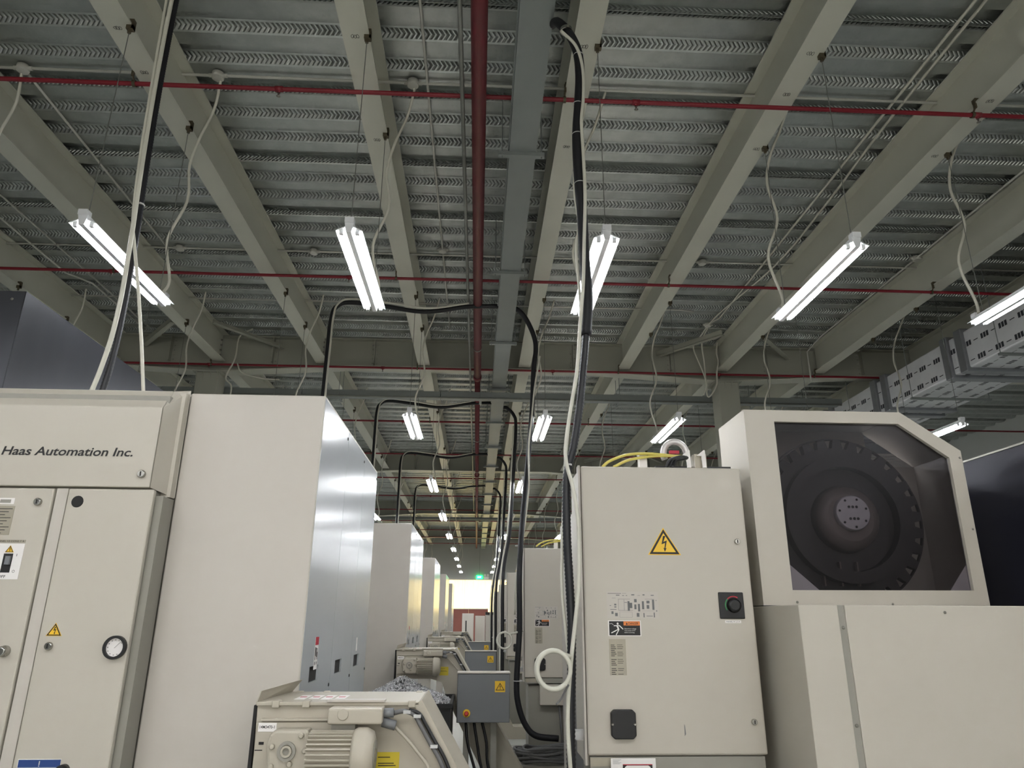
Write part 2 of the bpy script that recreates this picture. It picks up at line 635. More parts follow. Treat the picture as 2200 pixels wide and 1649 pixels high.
def ibeam(mb, x, ya, yb, z0, z1, fw, tf=.014, tw=.01):
    p = [(x - fw / 2, z0), (x + fw / 2, z0), (x + fw / 2, z0 + tf), (x + tw / 2, z0 + tf), (x + tw / 2, z1 - tf), (x + fw / 2, z1 - tf), (x + fw / 2, z1),
         (x - fw / 2, z1), (x - fw / 2, z1 - tf), (x - tw / 2, z1 - tf), (x - tw / 2, z0 + tf), (x - fw / 2, z0 + tf)]
    # three boxes keep the faces convex
    mb.box(x - fw / 2, x + fw / 2, ya, yb, z0, z0 + tf)
    mb.box(x - tw / 2, x + tw / 2, ya, yb, z0 + tf, z1 - tf)
    mb.box(x - fw / 2, x + fw / 2, ya, yb, z1 - tf, z1)


def scribble(x, y, seed):
    rnd = random.Random(seed)
    mb = MB()
    for q in range(3):
        pts = []
        for i in range(7):
            a = i * 1.1 + rnd.random()
            pts.append((x + (q - 1) * .018 + .009 * math.cos(a), y + .016 * math.sin(a) + rnd.uniform(-.004, .004), BH - .0008))
        mb.tube(smooth(pts, 3), .0014, 4)
    return mb


def beam_clamp(mb, x, y, side):
    """small C-clamp gripping the edge of a bottom flange"""
    ex = x + side * .095
    mb.box(ex - .03, ex + .012, y - .018, y + .018, BH + .014, BH + .05)
    mb.box(ex + .0, ex + .012, y - .018, y + .018, BH - .03, BH + .014)
    mb.box(ex - .034, ex + .012, y - .018, y + .018, BH - .034, BH - .001)
    mb.cyl((ex - .015, y, BH - .06), (ex - .015, y, BH - .03), .012, 6)


def beam_obj(x, ya, yb, bay, clamps=(), marks=()):
    r = empty('steel_beam', (x, (ya + yb) / 2, BH))
    tag(r, 'cream painted steel I-beam under the deck ' + bayname[bay], 'beam', 'deck beams ' + bayname[bay])
    mb = MB()
    ibeam(mb, x, ya, yb, BH, DZ, .19)
    mb.build('beam_section', 'beam', r)
    for i, (y, s) in enumerate(clamps):
        c = MB()
        beam_clamp(c, x, y, s)
        c.build('beam_clamp', 'clamp', r)
    if bay < 2:
        for q in range(4):
            MB().cyl((x + .03, yb - .05, BH + .09 + q * .085), (x + .005, yb - .05, BH + .09 + q * .085), .014, 6).build('end_bolt', 'zinc', r)
    for (mx, y, sd) in marks:
        scribble(mx, y, sd).build('handwritten_mark', 'ink', r)
    return r


LY = [3.9 + 4.18 * k for k in range(-2, 9)]       # near ends of the lamps
LAMPZ = CH + 2.3
marks = {4: [atZ(253, 60, BH), atZ(310, 155, BH)], 5: [atZ(763, 78, BH), atZ(810, 300, BH)], 6: [atZ(1255, 100, BH), atZ(1217, 315, BH)],
         7: [atZ(1741, 115, BH), atZ(1690, 203, BH), atZ(1625, 320, BH)], 8: [atZ(2127, 217, BH), atZ(2008, 335, BH)]}
for bi, (ya, yb) in enumerate(bays):
    for k, x in enumerate(BX):
        cl = []
        for ly in LY:
            if ya < ly + .2 < yb:
                cl.append((ly + .05, 1))
            if ya < ly + 1.15 < yb:
                cl.append((ly + 1.1, 1))
        if bi == 0 and k in marks:
            mk = [(min(max(p.x, x - .06), x + .06), p.y, 10 * k + i) for i, p in enumerate(marks[k])]
        else:
            mk = []
        if bi > 2:
            cl = []
        beam_obj(x, ya + (.125 if bi else 0), yb - (.02 if bi == 4 else .125), bi, cl, mk)

for x in BX:                                     # rear bay, behind the viewer
    r = empty('steel_beam', (x, -10, BH))
    tag(r, 'cream painted steel I-beam under the deck in the rear bay', 'beam', 'deck beams in the rear bay')
    mb = MB()
    ibeam(mb, x, YB + .02, -5.87, BH, DZ, .19)
    mb.build('beam_section', 'beam', r)

# cross girders with haunches over the columns, stiffeners and bolts
COLX = [-4.31, 4.03]
gord = ['first', 'second', 'third', 'fourth']
for gi, gy in enumerate(GY):
    r = empty('cross_girder', (0, gy, BH - .02))
    tag(r, 'deep grey-beige steel girder across the hall, %s from the hanging ducts bend' % gord[gi] if False else
        'deep grey-beige steel girder across the hall, the %s one along the aisle' % gord[gi], 'girder')
    xs = [XL]
    zs = []
    top = DZ - .002

    def zb(x):
        d_ = min(abs(x - c_) for c_ in COLX + [-12.65, 12.37])
        return BH - .02 - max(0, 1 - d_ / 2.2) * .14
    xs = sorted(set([XL + .01, XR - .01] + [c_ + q for c_ in COLX for q in (-2.2, 0, 2.2)] + [-10.4, 10.1]))
    web = MB()
    fl = MB()
    for a, b in zip(xs, xs[1:]):
        za, zb_ = zb(a), zb(b)
        web.prism([(a, za), (b, zb_), (b, top - .016), (a, top - .016)], 'y', gy - .007, gy + .007)
        fl.prism([(a, za - .016), (b, zb_ - .016), (b, zb_), (a, za)], 'y', gy - .12, gy + .12)
    web.build('girder_web', 'girder', r)
    fl.build('bottom_flange', 'beam', r)
    MB().box(XL + .01, XR - .01, gy - .1, gy + .1, top - .016, top).build('top_flange', 'girder', r)
    if gi < 2:
        for x in [b_ + .81 for b_ in BX[1:-1]]:
            st = MB().box(x - .006, x + .006, gy - .1, gy - .008, BH + .02, DZ - .02).build('web_stiffener', 'girder', r)
            for q in range(5):
                for s in (-.035, .035):
                    MB().cyl((x + s, gy - .03, BH + .06 + q * .08), (x + s, gy - .007, BH + .06 + q * .08), .012, 6).build('bolt', 'girder', st)
        for cx in COLX:                          # fly braces beside each column
            for s in (-1, 1):
                br = MB()
                a = Vector((cx + s * .3, gy - .95, DZ - .16)); b = Vector((cx + s * 1.1, gy - .06, DZ - .2))
                dd = (b - a).normalized(); sd = Vector((-dd.y, dd.x, 0)).normalized()
                br._add([a + sd * .04, a - sd * .04, b - sd * .04, b + sd * .04, a + sd * .04 + Vector((0, 0, .008)), a - sd * .04 + Vector((0, 0, .008)), b - sd * .04 + Vector((0, 0, .008)), b + sd * .04 + Vector((0, 0, .008))],
                        [(0, 1, 2, 3), (7, 6, 5, 4), (0, 4, 5, 1), (1, 5, 6, 2), (2, 6, 7, 3), (3, 7, 4, 0)])
                v1 = [a + sd * .04, a + sd * .032, b + sd * .032, b + sd * .04]
                br._add([p for p in v1] + [p + Vector((0, 0, .08)) for p in v1], [(0, 1, 2, 3), (7, 6, 5, 4), (0, 4, 5, 1), (1, 5, 6, 2), (2, 6, 7, 3), (3, 7, 4, 0)])
                bo_ = br.build('fly_brace', 'girder')
                tag(bo_, 'short steel angle brace from the beam to the %s girder %s column' % (gord[gi], ('lettered-row' if cx < 0 else 'drum-row') + (' aisle-side' if s * cx < 0 else ' wall-side')), 'brace', 'fly braces at the columns')

cpos = ['behind the machine with the lettered cabinet', 'behind the machine with the round-drum window']
for gi, gy in enumerate(GY):
    for ci, cx in enumerate(COLX):
        r = empty('steel_column', (cx, gy, 0))
        if gi == 0:
            tag(r, 'square cream steel column under the first girder, ' + cpos[ci], 'column')
        else:
            tag(r, 'square cream steel column farther down the hall under the %s girder' % gord[gi], 'column', 'columns under the %s girder' % gord[gi])
        zt = BH - .18
        MB().box(cx - .17, cx + .17, gy - .17, gy + .17, .02, zt - .02).build('column_shaft', 'girder', r, .008)
        cp = MB().box(cx - .22, cx + .22, gy - .2, gy + .2, zt - .02, zt - .001).build('cap_plate', 'girder', r)
        for q in range(4):
            xq = cx - .16 + q * .107
            MB().prism([(gy - .171, zt - .16), (gy - .171, zt - .021), (gy - .2, zt - .021)], 'x', xq - .005, xq + .005).build('gusset', 'girder', cp)
        MB().box(cx - .25, cx + .25, gy - .25, gy + .25, 0, .02).build('base_plate', 'girder', r)

# ------------------------------------------------------------------ ceiling services
PZ = CH + 3.72
r = empty('red_main_pipe', (-.055, 17, PZ - .057))
tag(r, 'thick red sprinkler main running along the aisle under the beams', 'pipe')
MB().cyl((-.055, -7.8, PZ), (-.055, 10.75, PZ), .056, 20).build('pipe_run', 'red', r)
MB().cyl((-.055, 10.75, PZ), (-.055, 39.9, PZ), .045, 16).build('narrow_pipe_run', 'red', r)
for y in (10.76, 2.2, 19.0, 27.3):
    MB().cyl((-.055, y, PZ), (-.055, y + .12, PZ), .066, 16).build('pipe_coupling', 'red', r)
for y in (9.5, 15.0, 18.4, 22.6, 26.8, 31.0):
    hb = MB()
    hb.ring((-.055, y, PZ), 'y', .058, .064, .03, 16).cyl((-.055, y + .015, PZ + .06), (-.055, y + .015, DZ), .005, 6)
    hb.build('pipe_hanger', 'steelpipe', r)
BZ = CH + 3.80
BRY = [4.43, 7.53, 10.68, 13.9, 16.9, 20.0, 23.1, 26.2, 29.3, 32.4, 35.4, 38.4]
for i, by in enumerate(BRY):
    r = empty('red_branch_pipe', (0, by, BZ - .02))
    if i < 4:
        lb = ['closest to the nearest lamps\' hanging clamps', 'over the far ends of the nearest lamps', 'in front of the first cross girder', 'just behind the grey cross tray'][i]
        tag(r, 'thin red sprinkler pipe crossing under the beams, ' + lb, 'pipe', 'sprinkler branch pipes')
    else:
        tag(r, 'thin red sprinkler pipe crossing the far hall, number %s along the hall' % ['five', 'six', 'seven', 'eight', 'nine', 'ten', 'eleven', 'twelve'][i - 4], 'pipe', 'far sprinkler branch pipes')
    MB().tube([(XL + .05, by, BZ), (-6, by, BZ), (6, by, BZ), (XR - .05, by, BZ)], .0175, 10).build('pipe_run', 'redthin', r)
    for q in range(-3, 4):
        sx = -1.57 + 2.73 * q
        sp = MB()
        sp.cyl((sx - .03, by, BZ), (sx + .03, by, BZ), .023, 10).cyl((sx, by, BZ), (sx, by, BZ - .035), .012, 8)
        s_ = sp.build('sprinkler_tee', 'redthin', r)
        if i < 5:
            MB().lathe((sx, by, BZ - .07), 'z', [(.003, 0), (.016, .004), (.005, .012), (.008, .036)], 10).build('sprinkler_head', 'zinc', s_)
    if i < 6:
        for k in range(1, len(BX) - 1):
            if (k + i) % 2 == (1 if i != 2 else 0):
                continue
            x = BX[k] - .07
            hb = MB()
            hb.box(x - .03, x + .03, by - .06, by - .02, BH + .014, BH + .045).box(x - .035, x - .02, by - .055, by - .03, BH - .04, BH + .03)
            hb.cyl((x - .028, by - .012, BZ + .015), (x - .028, by - .045, BH - .03), .008, 6)
            hb.ring((x - .04, by, BZ), 'x', .0185, .025, .022, 12)
            hb.build('pipe_hanger', 'clamp', r)

# painted cable duct along the aisle on brackets
DX0, DX1, DB, DT = .20, .42, CH + 3.65, CH + 3.77
r = empty('cable_duct', (.31, 17, DB))
tag(r, 'long grey metal cable duct running overhead along the aisle beside the red main', 'duct')
yy = -7.7
i = 0
while yy < 39:
    y2 = min(yy + 2.1, 39.5)
    sg = MB().box(DX0, DX1, yy + .003, y2 - .003, DB, DT).build('duct_section', 'tray', r)
    MB().box(DX0 - .012, DX0 - .001, yy + .003, y2 - .003, DB + .03, DB + .06).build('side_lip', 'tray', sg)
    br = MB().box(DX0 - .09, DX1 + .07, yy - .02, yy + .025, DB - .035, DB - .001)
    for xx in (DX0 - .06, DX1 + .045):
        br.cyl((xx, yy, DB - .05), (xx, yy, DZ - .001), .005, 6)
    br.build('support_bracket', 'tray', r)
    yy = y2
for ti, (ty, tz) in enumerate(((11.05, CH + 3.45), (26.2, CH + 3.45))):
    r = empty('cross_tray', (0, ty, tz))
    tag(r, 'wide grey cable tray crossing the hall just behind the first girder' if ti == 0 else 'grey cable tray crossing the far end of the hall', 'cable tray')
    for q in range(8):
        a = XL + .1 + q * 2.25
        MB().box(a, a + 2.24, ty, ty + .22, tz, tz + .09).build('tray_section', 'tray', r, .004)
    MB().tube([(XL + .1, ty - .04, tz - .03), (6.05, ty - .04, tz - .03)], .016, 8).build('slung_conduit', 'steelpipe', r)
    for q in range(7):
        x = -9.2 + q * 2.3
        MB().box(x - .02, x + .02, ty - .06, ty + .25, tz - .05, tz - .047).cyl((x, ty - .05, tz - .05), (x, ty - .05, DZ), .005, 6).cyl((x, ty + .24, tz - .05), (x, ty + .24, DZ), .005, 6).build('tray_hanger', 'tray', r)

# conduits that follow the deck
CZ = DZ - .03


def conduit(name, label, pts, rad=.011, m='conduit', boxes=(), clips=True, cat='conduit', group=None):
    r = empty(name, pts[0])
    tag(r, label, cat, group)
    MB().tube(pts, rad, 8).build('conduit_run', m, r)
    for b in boxes:
        b = Vector(b)
        jb = MB()
        jb.lathe(b - Vector((0, 0, .03)), 'z', [(.045, 0), (.05, .006), (.05, .05)], 14)
        jb.cyl(b - Vector((.075, 0, 0)), b + Vector((.075, 0, 0)), .018, 8)
        jb.build('junction_box', 'conduit', r)
    return r


conduit('ceiling_conduit', 'white conduit crossing the deck just behind the nearest red branch pipe', [(-8, 4.88, CZ), (8, 4.88, CZ)], .012, boxes=[(BX[4] + .3, 4.88, CZ), (BX[5] + .3, 4.88, CZ), (BX[3] + .34, 4.88, CZ)])
conduit('ceiling_conduit', 'white conduit crossing the deck above the far ends of the nearest lamps', [(-8, 7.85, CZ), (8, 7.85, CZ)], .012, boxes=[(BX[k] + .45, 7.85, CZ) for k in (3, 4, 7, 8)])
conduit('ceiling_conduit', 'white conduit crossing the deck just before the first girder', [(-8, 9.3, CZ), (2.9, 9.3, CZ), (3.1, 9.3, CZ - .02)], .012)
conduit('ceiling_conduit', 'thin white conduit running along the deck beside the red main', [(-.5, -3, CZ), (-.5, 7.7, CZ), (-.5, 10.2, CZ)], .011, boxes=[(-.5, 7.72, CZ)])
conduit('ceiling_conduit', 'grey steel conduit running along the aisle close to the red main', [(-.195, -5, PZ + .02), (-.17, 11.0, PZ + .02), (-.16, 26, PZ + .02)], .0165, 'steelpipe')
conduit('ceiling_conduit', 'white conduit following the beam above the lettered cabinet', [(BX[3] + .34, 4.88, CZ), (BX[3] + .3, 7.85, CZ)], .011)
conduit('ceiling_conduit', 'paired white conduits along the deck over the dark sheet-metal enclosure', [(-5.2, 3, CZ), (-5.2, 10.4, CZ)], .012)
conduit('ceiling_conduit', 'white conduit on the deck beside the wall-side beam over the dark enclosure', [(-5.5, 3, CZ), (-5.5, 8.6, CZ), (-5.3, 8.9, CZ), (-5.3, 10.5, CZ)], .012, boxes=[(-5.5, 5.6, CZ)])
conduit('ceiling_conduit', 'white conduit along the beam beside the printed foil duct', [(BX[9] - .16, 3.5, CZ), (BX[9] - .16, 10.2, CZ), (BX[9] - .2, 10.6, CZ - .1), (BX[9] - .2, 10.6, BH - .2)], .012, boxes=[(BX[9] - .16, 7.6, CZ)])
a = [(3.55, -2, CZ), (3.56, 5, CZ), (3.57, 9.55, CZ), (3.45, 9.72, CZ - .03)]
conduit('ceiling_conduit', 'straight one of two white cables running along the deck over the drum machine', a, .012, 'whitecable', boxes=[(3.45, 9.75, CZ - .03)], cat='cable')
a = [(3.62, -2, CZ), (3.64, 4.4, CZ), (3.72, 6.4, CZ), (3.72, 7.8, CZ - .02), (3.52, 9.3, CZ), (3.46, 9.72, CZ - .03)]
conduit('ceiling_conduit', 'slack one of two white cables running along the deck over the drum machine', smooth(a, 6), .012, 'whitecable', cat='cable')
a = [Vector((3.45, 9.8, CZ - .04)), at(1500, 730, 10.3)] + [at(x, y, 10.55) for x, y in ((1490, 748), (1510, 798), (1518, 826), (1512, 848))]
conduit('hanging_cable', 'slack white cable hanging in a bight beside the column behind the drum machine', smooth(a, 6), .012, 'whitecable', cat='cable')
a = [Vector((3.47, 9.8, CZ - .04)), at(1508, 734, 10.3)] + [at(x, y, 10.58) for x, y in ((1513, 780), (1517, 826), (1520, 850), (1528, 848), (1540, 826), (1540, 800), (1543, 776), (1539, 756), (1543, 725))]
conduit('hanging_cable', 'slack white cable looping beside the column behind the drum machine', smooth(a, 6), .012, 'whitecable', cat='cable')
a = [Vector((-3.6, 10.4, CZ)), at(515, 722, 10.55), at(505, 770, 10.55), at(485, 810, 10.55), at(497, 830, 10.55), at(490, 870, 10.55)]
conduit('hanging_cable', 'slack white cable hanging beside the column behind the lettered cabinet', smooth(a, 6), .012, 'whitecable', cat='cable')
a = [at(510, 780, 10.5), at(520, 800, 10.5), at(560, 812, 10.5), at(600, 815, 10.5)]
conduit('hanging_cable', 'short white cable arching off beside the column behind the lettered cabinet', smooth(a, 6), .011, 'whitecable', cat='cable')

# printed foil duct
FX0, FX1, FZ0, FZ1 = 6.31, 7.3, CH + 3.1, CH + 3.6
r = empty('insulated_air_duct', (6.8, 8.5, FZ0))
tag(r, 'large rectangular air duct wrapped in silver foil with printed marks', 'duct')
ys = [4.2, 6.9, 8.45, 10.25, 11.95, 13.4]
for a, b in zip(ys, ys[1:]):
    g_ = .03 if a < 6 else 0
    MB().box(FX0 - g_, FX1 + g_, a, b - .004, FZ0 - g_, FZ1 + g_).build('duct_section', 'foil', r, .02)
for a in ys[1:-1]:
    bd = MB()
    for q in (-.14, .16):
        bd.box(FX0 - .045, FX1 + .045, a + q - .07, a + q + .07, FZ0 - .045, FZ1 + .045)
    bd.build('flange_band', 'tape', r, .012)
for y in (5.5, 7.6, 9.4, 11.1, 12.7):
    hb = MB().box(FX0 - .1, FX1 + .1, y - .02, y + .02, FZ0 - .075, FZ0 - .046)
    for xx in (FX0 - .08, FX1 + .08):
        hb.cyl((xx, y, FZ0 - .06), (xx, y, DZ), .005, 6)
    hb.build('duct_hanger', 'tray', r)
g_ = MB().box(FX0 + .1, FX1 + 1.2, 12.2, 13.3, FZ0 - .22, FZ0 - .05)
g_.build('outlet_neck', 'tape', r)
for q in range(9):
    MB().box(FX0 + .12, FX1 + 1.15, 12.22 + q * .12, 12.27 + q * .12, FZ0 - .25, FZ0 - .221).build('outlet_louvre', 'light', r)


# ------------------------------------------------------------------ hanging lamps
def make_lamp(lit=True, wz=BH):
    r = empty('fluorescent_lamp', (0, 0, LAMPZ))
    z = LAMPZ
    L = 1.2
    MB().prism([(-.016, z - .02), (.016, z - .02), (.03, z + .05), (-.03, z + .05)], 'y', 0, L).build('lamp_housing', 'lampwhite', r)
    for s in (-1, 1):
        MB().prism([(s * .02, z + .022), (s * .083, z - .006), (s * .085, z - .002), (s * .022, z + .028)], 'y', .01, L - .01).build('reflector', 'lampwhite', r)
        MB().cyl((s * .05, .035, z - .008), (s * .05, L - .035, z - .008), .0135, 7).build('tube', 'tube' if lit else 'deadtube', r)
        for y in (.02, L - .045):
            MB().box(s * .05 - .012, s * .05 + .012, y, y + .022, z - .022, z + .016).build('tube_socket', 'lampwhite', r)
    for y in (.0, L - .03):
        MB().box(-.028, .028, y - .012, y + .04, z + .045, z + .082).build('end_cap', 'lampwhite', r)
    for y in (.05, 1.1):
        MB().cyl((0, y, z + .08), (0.0, y, wz), .003, 6).build('suspension_wire', 'steelpipe', r)
    pts = [(.0, L - .05, z + .07), (.02, L - .02, z + .2), (-.05, L - .02, z + .55), (.06, L - .04, z + .9), (.02, L - .02, z + 1.25), (.07, L - .03, BH - .05), (.17, L - .08, BH + .2), (.24, L - .2, CZ)]
    MB().tube(smooth(pts, 6), .0115, 8).build('power_cord', 'whitecable', r)
    tag(r, 'twin-tube white fluorescent lamp hung on thin wires under the beams', 'lamp', 'hanging fluorescent lamps')
    return r


lamp0 = make_lamp()
lamp1 = make_lamp(True, DZ)
dead = make_lamp(False)
tag(dead, 'unlit twin-tube fluorescent lamp hung over the aisle among lit ones', 'lamp')
used = set()
rown = ['rearmost row', 'overhead row', 'first row', 'second row', 'third row', 'fourth row', 'fifth row', 'sixth row', 'seventh row', 'eighth row', 'ninth row']
coln = {-6: 'near the side wall', -4: 'above the dark grey enclosure', -2: 'above the lettered-cabinet machines', -1: 'on the lettered-cabinet side of the aisle',
        1: 'on the drum side of the aisle', 2: 'above the drum-window machines', 4: 'above the navy enclosure', 6: 'beside the foil duct'}
for k, ly in enumerate(LY):
    for j, bx in enumerate(BX[:10]):
        x = bx + .08
        if abs(x) > 6.5:
            continue
        if j == 9:
            x = 5.94
        if k == 5 and abs(x - .78) < .1:
            dead.location = (x, ly, LAMPZ)
            continue
        src = lamp1 if j == 9 else lamp0
        o = copy_tree(src) if src.name in used else src
        used.add(src.name)
        o.location = (x, ly, LAMPZ)
        cn = coln[min(coln, key=lambda q: abs(q - x))]
        o['label'] = 'lit twin-tube lamp hung %s, %s of lamps' % (cn, rown[k])

# ------------------------------------------------------------------ machines
P = 4.32
YP = 2.95
XF = -.671                                         # aisle-side face of the left machines


def screw(mb, x, y, z, face='y', rad=.006):
    if face == 'y':
        mb.lathe((x, y, z), 'y', [(rad * .6, -.004), (rad, -.002), (rad, 0)], 10)
    else:
        mb.lathe((x, y, z), 'x', [(rad, 0), (rad, .002), (rad * .6, .004)], 10)


def cam_lock(parent, x, y, z, rad=.016):
    o = MB().lathe((x, y, z), 'y', [(rad * .8, -.012), (rad, -.008), (rad, 0)], 16).build('cam_lock', 'chrome', parent)
    MB().box(x - .0022, x + .0022, y - .0135, y - .0118, z - rad * .55, z + rad * .55).build('key_slot', 'ink', o)


def make_left(full):
    r = empty('milling_machine', (-1.5, YP, 0))
    TOP = 2.565
    YBK = 4.637
    # aisle-side tower: big plain front panel and glossy side panels
    MB().box(-1.9, XF - .012, YP + .02, YBK - .01, .0, TOP - .01).build('machine_frame', 'edge', r)
    MB().box(-1.245, XF - .001, YP, YP + .019, .1, TOP).build('front_panel', 'light', r, .006)
    MB().box(-1.9, XF - .001, YP + .02, YBK, TOP - .009, TOP).build('top_panel', 'light', r)
    sy = [YP + .004, 3.55, 4.1, YBK]
    slots = [(661, 686, 1435, 1457), (717, 735, 1422, 1438), (758, 771, 1410, 1424)]
    for k in range(3):
        a, b = sy[k] + .002, sy[k + 1] - .002
        p = atX((slots[k][0] + slots[k][1]) / 2, (slots[k][2] + slots[k][3]) / 2, XF)
        w_, h_ = .085, .03
        hy, hz = p.y, p.z
        mb = MB()
        X0, X1 = XF - .011, XF
        mb.box(X0, X1, a, hy - w_, .1, TOP - .01).box(X0, X1, hy + w_, b, .1, TOP - .01)
        mb.box(X0, X1, hy - w_, hy + w_, .1, hz - h_).box(X0, X1, hy - w_, hy + w_, hz + h_, TOP - .01)
        pn = mb.build('side_panel', 'gloss', r)
        MB().box(XF - .0115, XF - .008, hy - w_ - .002, hy + w_ + .002, hz - h_ - .002, hz + h_ + .002).build('hand_slot', 'gap', pn)
        sc = MB()
        for zz in (TOP - .05, 1.36):
            screw(sc, XF, b - .02, zz, 'x', .008)
        sc.build('panel_screws', 'black', pn)
    # sticker over the first slot
    c = atX(679, 1400, XF)
    st = MB().box(XF, XF + .001, c.y - .03, c.y + .034, c.z - .068, c.z + .06).build('instruction_sticker', 'paper', r)
    MB().box(XF + .001, XF + .0015, c.y - .03, c.y + .034, c.z + .028, c.z + .06).build('sticker_header', 'labelred', st)
    ik = MB()
    for q, (yy_, z0_, z1_) in enumerate(((-.02, -.03, .02), (-.01, -.015, .018), (.008, -.02, .016), (.02, -.03, .0), (-.016, -.05, -.038), (.014, -.05, -.038))):
        ik.box(XF + .001, XF + .0015, c.y + yy_ - .004, c.y + yy_ + .005, c.z + z0_, c.z + z1_)
    ik.build('sticker_drawing', 'ink', st)
    c = atX(766, 1383, XF)
    MB().box(XF, XF + .001, c.y - .014, c.y + .014, c.z - .035, c.z + .035).build('narrow_sticker', 'paper', r)
    # electrical cabinet standing proud of the tower
    CYF = 2.82
    cab = MB().box(-2.5, -1.285, CYF + .03, YP + .6, .08, 2.52).build('cabinet_body', 'edge', r)
    hd = MB()
    yz = [(CYF, 2.134), (CYF, 2.462), (CYF + .075, 2.556), (YP + .3, 2.556), (YP + .3, 2.134)]
    hd.prism(yz, 'x', -2.5, -1.296)
    h_ = hd.build('cabinet_header', 'cream', r, .004)
    ch = MB()
    q0 = [(-1.294, CYF + .004, 2.134), (-1.294, CYF + .004, 2.462), (-1.294, CYF + .079, 2.556)]
    q1 = [(-1.245, YP - .003, 2.112), (-1.245, YP - .003, 2.565), (-1.245, YP - .003, 2.575)]
    ch._add([q0[0], q0[1], q1[1], q1[0], q0[2], q1[2]], [(0, 3, 2, 1), (1, 2, 5, 4)])
    ch.box(-1.296, -1.247, CYF + .085, YP - .004, 2.11, 2.55)
    ch.build('header_chamfer', 'cream', r)
    rails = [(-1.656, -1.603)]
    MB().box(-1.652, -1.607, CYF + .008, CYF + .03, .1, 2.128).build('centre_mullion', 'light', r, .003)
    d2 = MB().box(-1.602, -1.275, CYF, CYF + .026, .1, 2.126).build('cabinet_door', 'cream', r, .006)
    MB().box(-1.285, -1.2475, CYF + .028, YP - .002, .1, 2.105).build('cabinet_side', 'edge', r)
    d1 = MB().box(-2.45, -1.657, CYF, CYF + .026, .1, 2.126).build('cabinet_door', 'cream', r, .006)
    pn = CYF
    # door 2 fittings
    MB().lathe((-1.56, pn, 2.075), 'y', [(.021, -.002), (.023, 0)], 20).build('plug_hole', 'gap', d2)
    hazard_triangle(d2, -1.549, 1.605, .042, pn)
    cam_lock(d2, -1.558, pn, 1.548, .014)
    g = MB().ring((-1.319, pn - .016, 1.544), 'y', .032, .041, .016, 28).build('pressure_gauge', 'black', d2)
    MB().lathe((-1.319, pn - .006, 1.544), 'y', [(.032, 0), (.032, .005)], 24).build('gauge_face', 'paper', g)
    nd = MB()
    nd.prism([(-1.3215, 1.5415), (-1.317, 1.5465), (-1.298, 1.566)], 'y', pn - .0085, pn - .0065)
    for t in range(10):
        a = PI * (.2 + t * .16)
        nd.box(-1.319 + .026 * math.cos(a) - .0012, -1.319 + .026 * math.cos(a) + .0012, pn - .0075, pn - .006, 1.544 + .026 * math.sin(a) - .0012, 1.544 + .026 * math.sin(a) + .0012)
    nd.build('gauge_needle', 'ink', g)
    pl = MB().box(-1.585, -1.438, pn - .001, pn, 1.07, 1.178).build('data_plate', 'paper', d2)
    MB().box(-1.583, -1.44, pn - .0016, pn - .001, 1.152, 1.176).build('plate_band', 'labelblue', pl)
    t_ = MB()
    t_.box(-1.513, -1.51, pn - .0022, pn - .0016, 1.16, 1.172).box(-1.513, -1.51, pn - .0022, pn - .0016, 1.155, 1.158)
    t_.build('plate_mark', 'paper', pl)
    t_ = MB()
    text(t_, '220', -1.508, -1.482, 1.141, .007, pn - .0014)
    text(t_, '50', -1.468, -1.45, 1.141, .007, pn - .0014)
    t_.build('plate_lettering', 'ink', pl)
    MB().lathe((-1.424, pn, 1.143), 'y', [(.014, -.03), (.02, -.024), (.02, 0)], 18).build('door_knob', 'black', d2)
    # door 1 fittings
    cam_lock(d1, -1.707, pn, 2.072, .015)
    MB().lathe((-1.71, pn, 1.53), 'y', [(.012, -.03), (.018, -.024), (.012, -.012), (.02, -.006), (.02, 0)], 18).build('door_knob', 'chrome', d1)
    n_ = MB().box(-1.93, -1.79, pn - .001, pn, 1.945, 2.055).build('name_plate', 'plate', d1)
    t_ = MB()
    for q in range(9):
        t_.box(-1.92, -1.797 - (q % 3) * .012, pn - .0016, pn - .001, 2.043 - q * .0115, 2.0455 - q * .0115)
    t_.build('plate_lettering', 'ink', n_)
    n_ = MB().box(-1.93, -1.797, pn - .001, pn, 2.062, 2.086).build('maker_label', 'paper', d1)
    MB().box(-1.9, -1.865, pn - .0016, pn - .001, 2.066, 2.082).box(-1.85, -1.81, pn - .0016, pn - .001, 2.067, 2.08).build('plate_lettering', 'edge', n_)
    n_ = MB().box(-1.85, -1.722, pn - .001, pn, 1.917, 1.927).build('strip_label', 'plate', d1)
    t_ = MB()
    text(t_, '400 PANEL 12 CONS T B', -1.846, -1.727, 1.919, .006, pn - .0014)
    t_.build('plate_lettering', 'ink', n_)
    n_ = MB().box(-1.93, -1.722, pn - .001, pn, 1.782, 1.913).build('switch_plate', 'paper', d1)
    MB().box(-1.93, -1.826, pn - .0016, pn - .001, 1.895, 1.912).build('plate_band', 'labelred', n_)
    hazard_triangle(n_, -1.773, 1.893, .024, pn - .001)
    sw = MB().box(-1.791, -1.757, pn - .0016, pn - .001, 1.806, 1.876).build('switch_slot', 'gap', n_)
    MB().box(-1.777, -1.76, pn - .012, pn - .0016, 1.835, 1.866).build('switch_lever', 'greybox', sw)
    t_ = MB()
    text(t_, 'OFF', -1.796, -1.768, 1.787, .010, pn - .0014, bold=.01)
    text(t_, 'I', -1.744, -1.742, 1.866, .009, pn - .0014)
    text(t_, 'O', -1.748, -1.738, 1.806, .010, pn - .0014)
    t_.build('plate_lettering', 'ink', n_)
    # header lettering and lock
    t_ = MB()
    text(t_, 'Haas Automation Inc.', -1.889, -1.381, 2.257, .034, pn - .0012, bold=.018, shear=.18)
    t_.build('cabinet_lettering', 'ink', h_)
    cam_lock(h_, -1.333, pn, 2.186, .016)
    return r


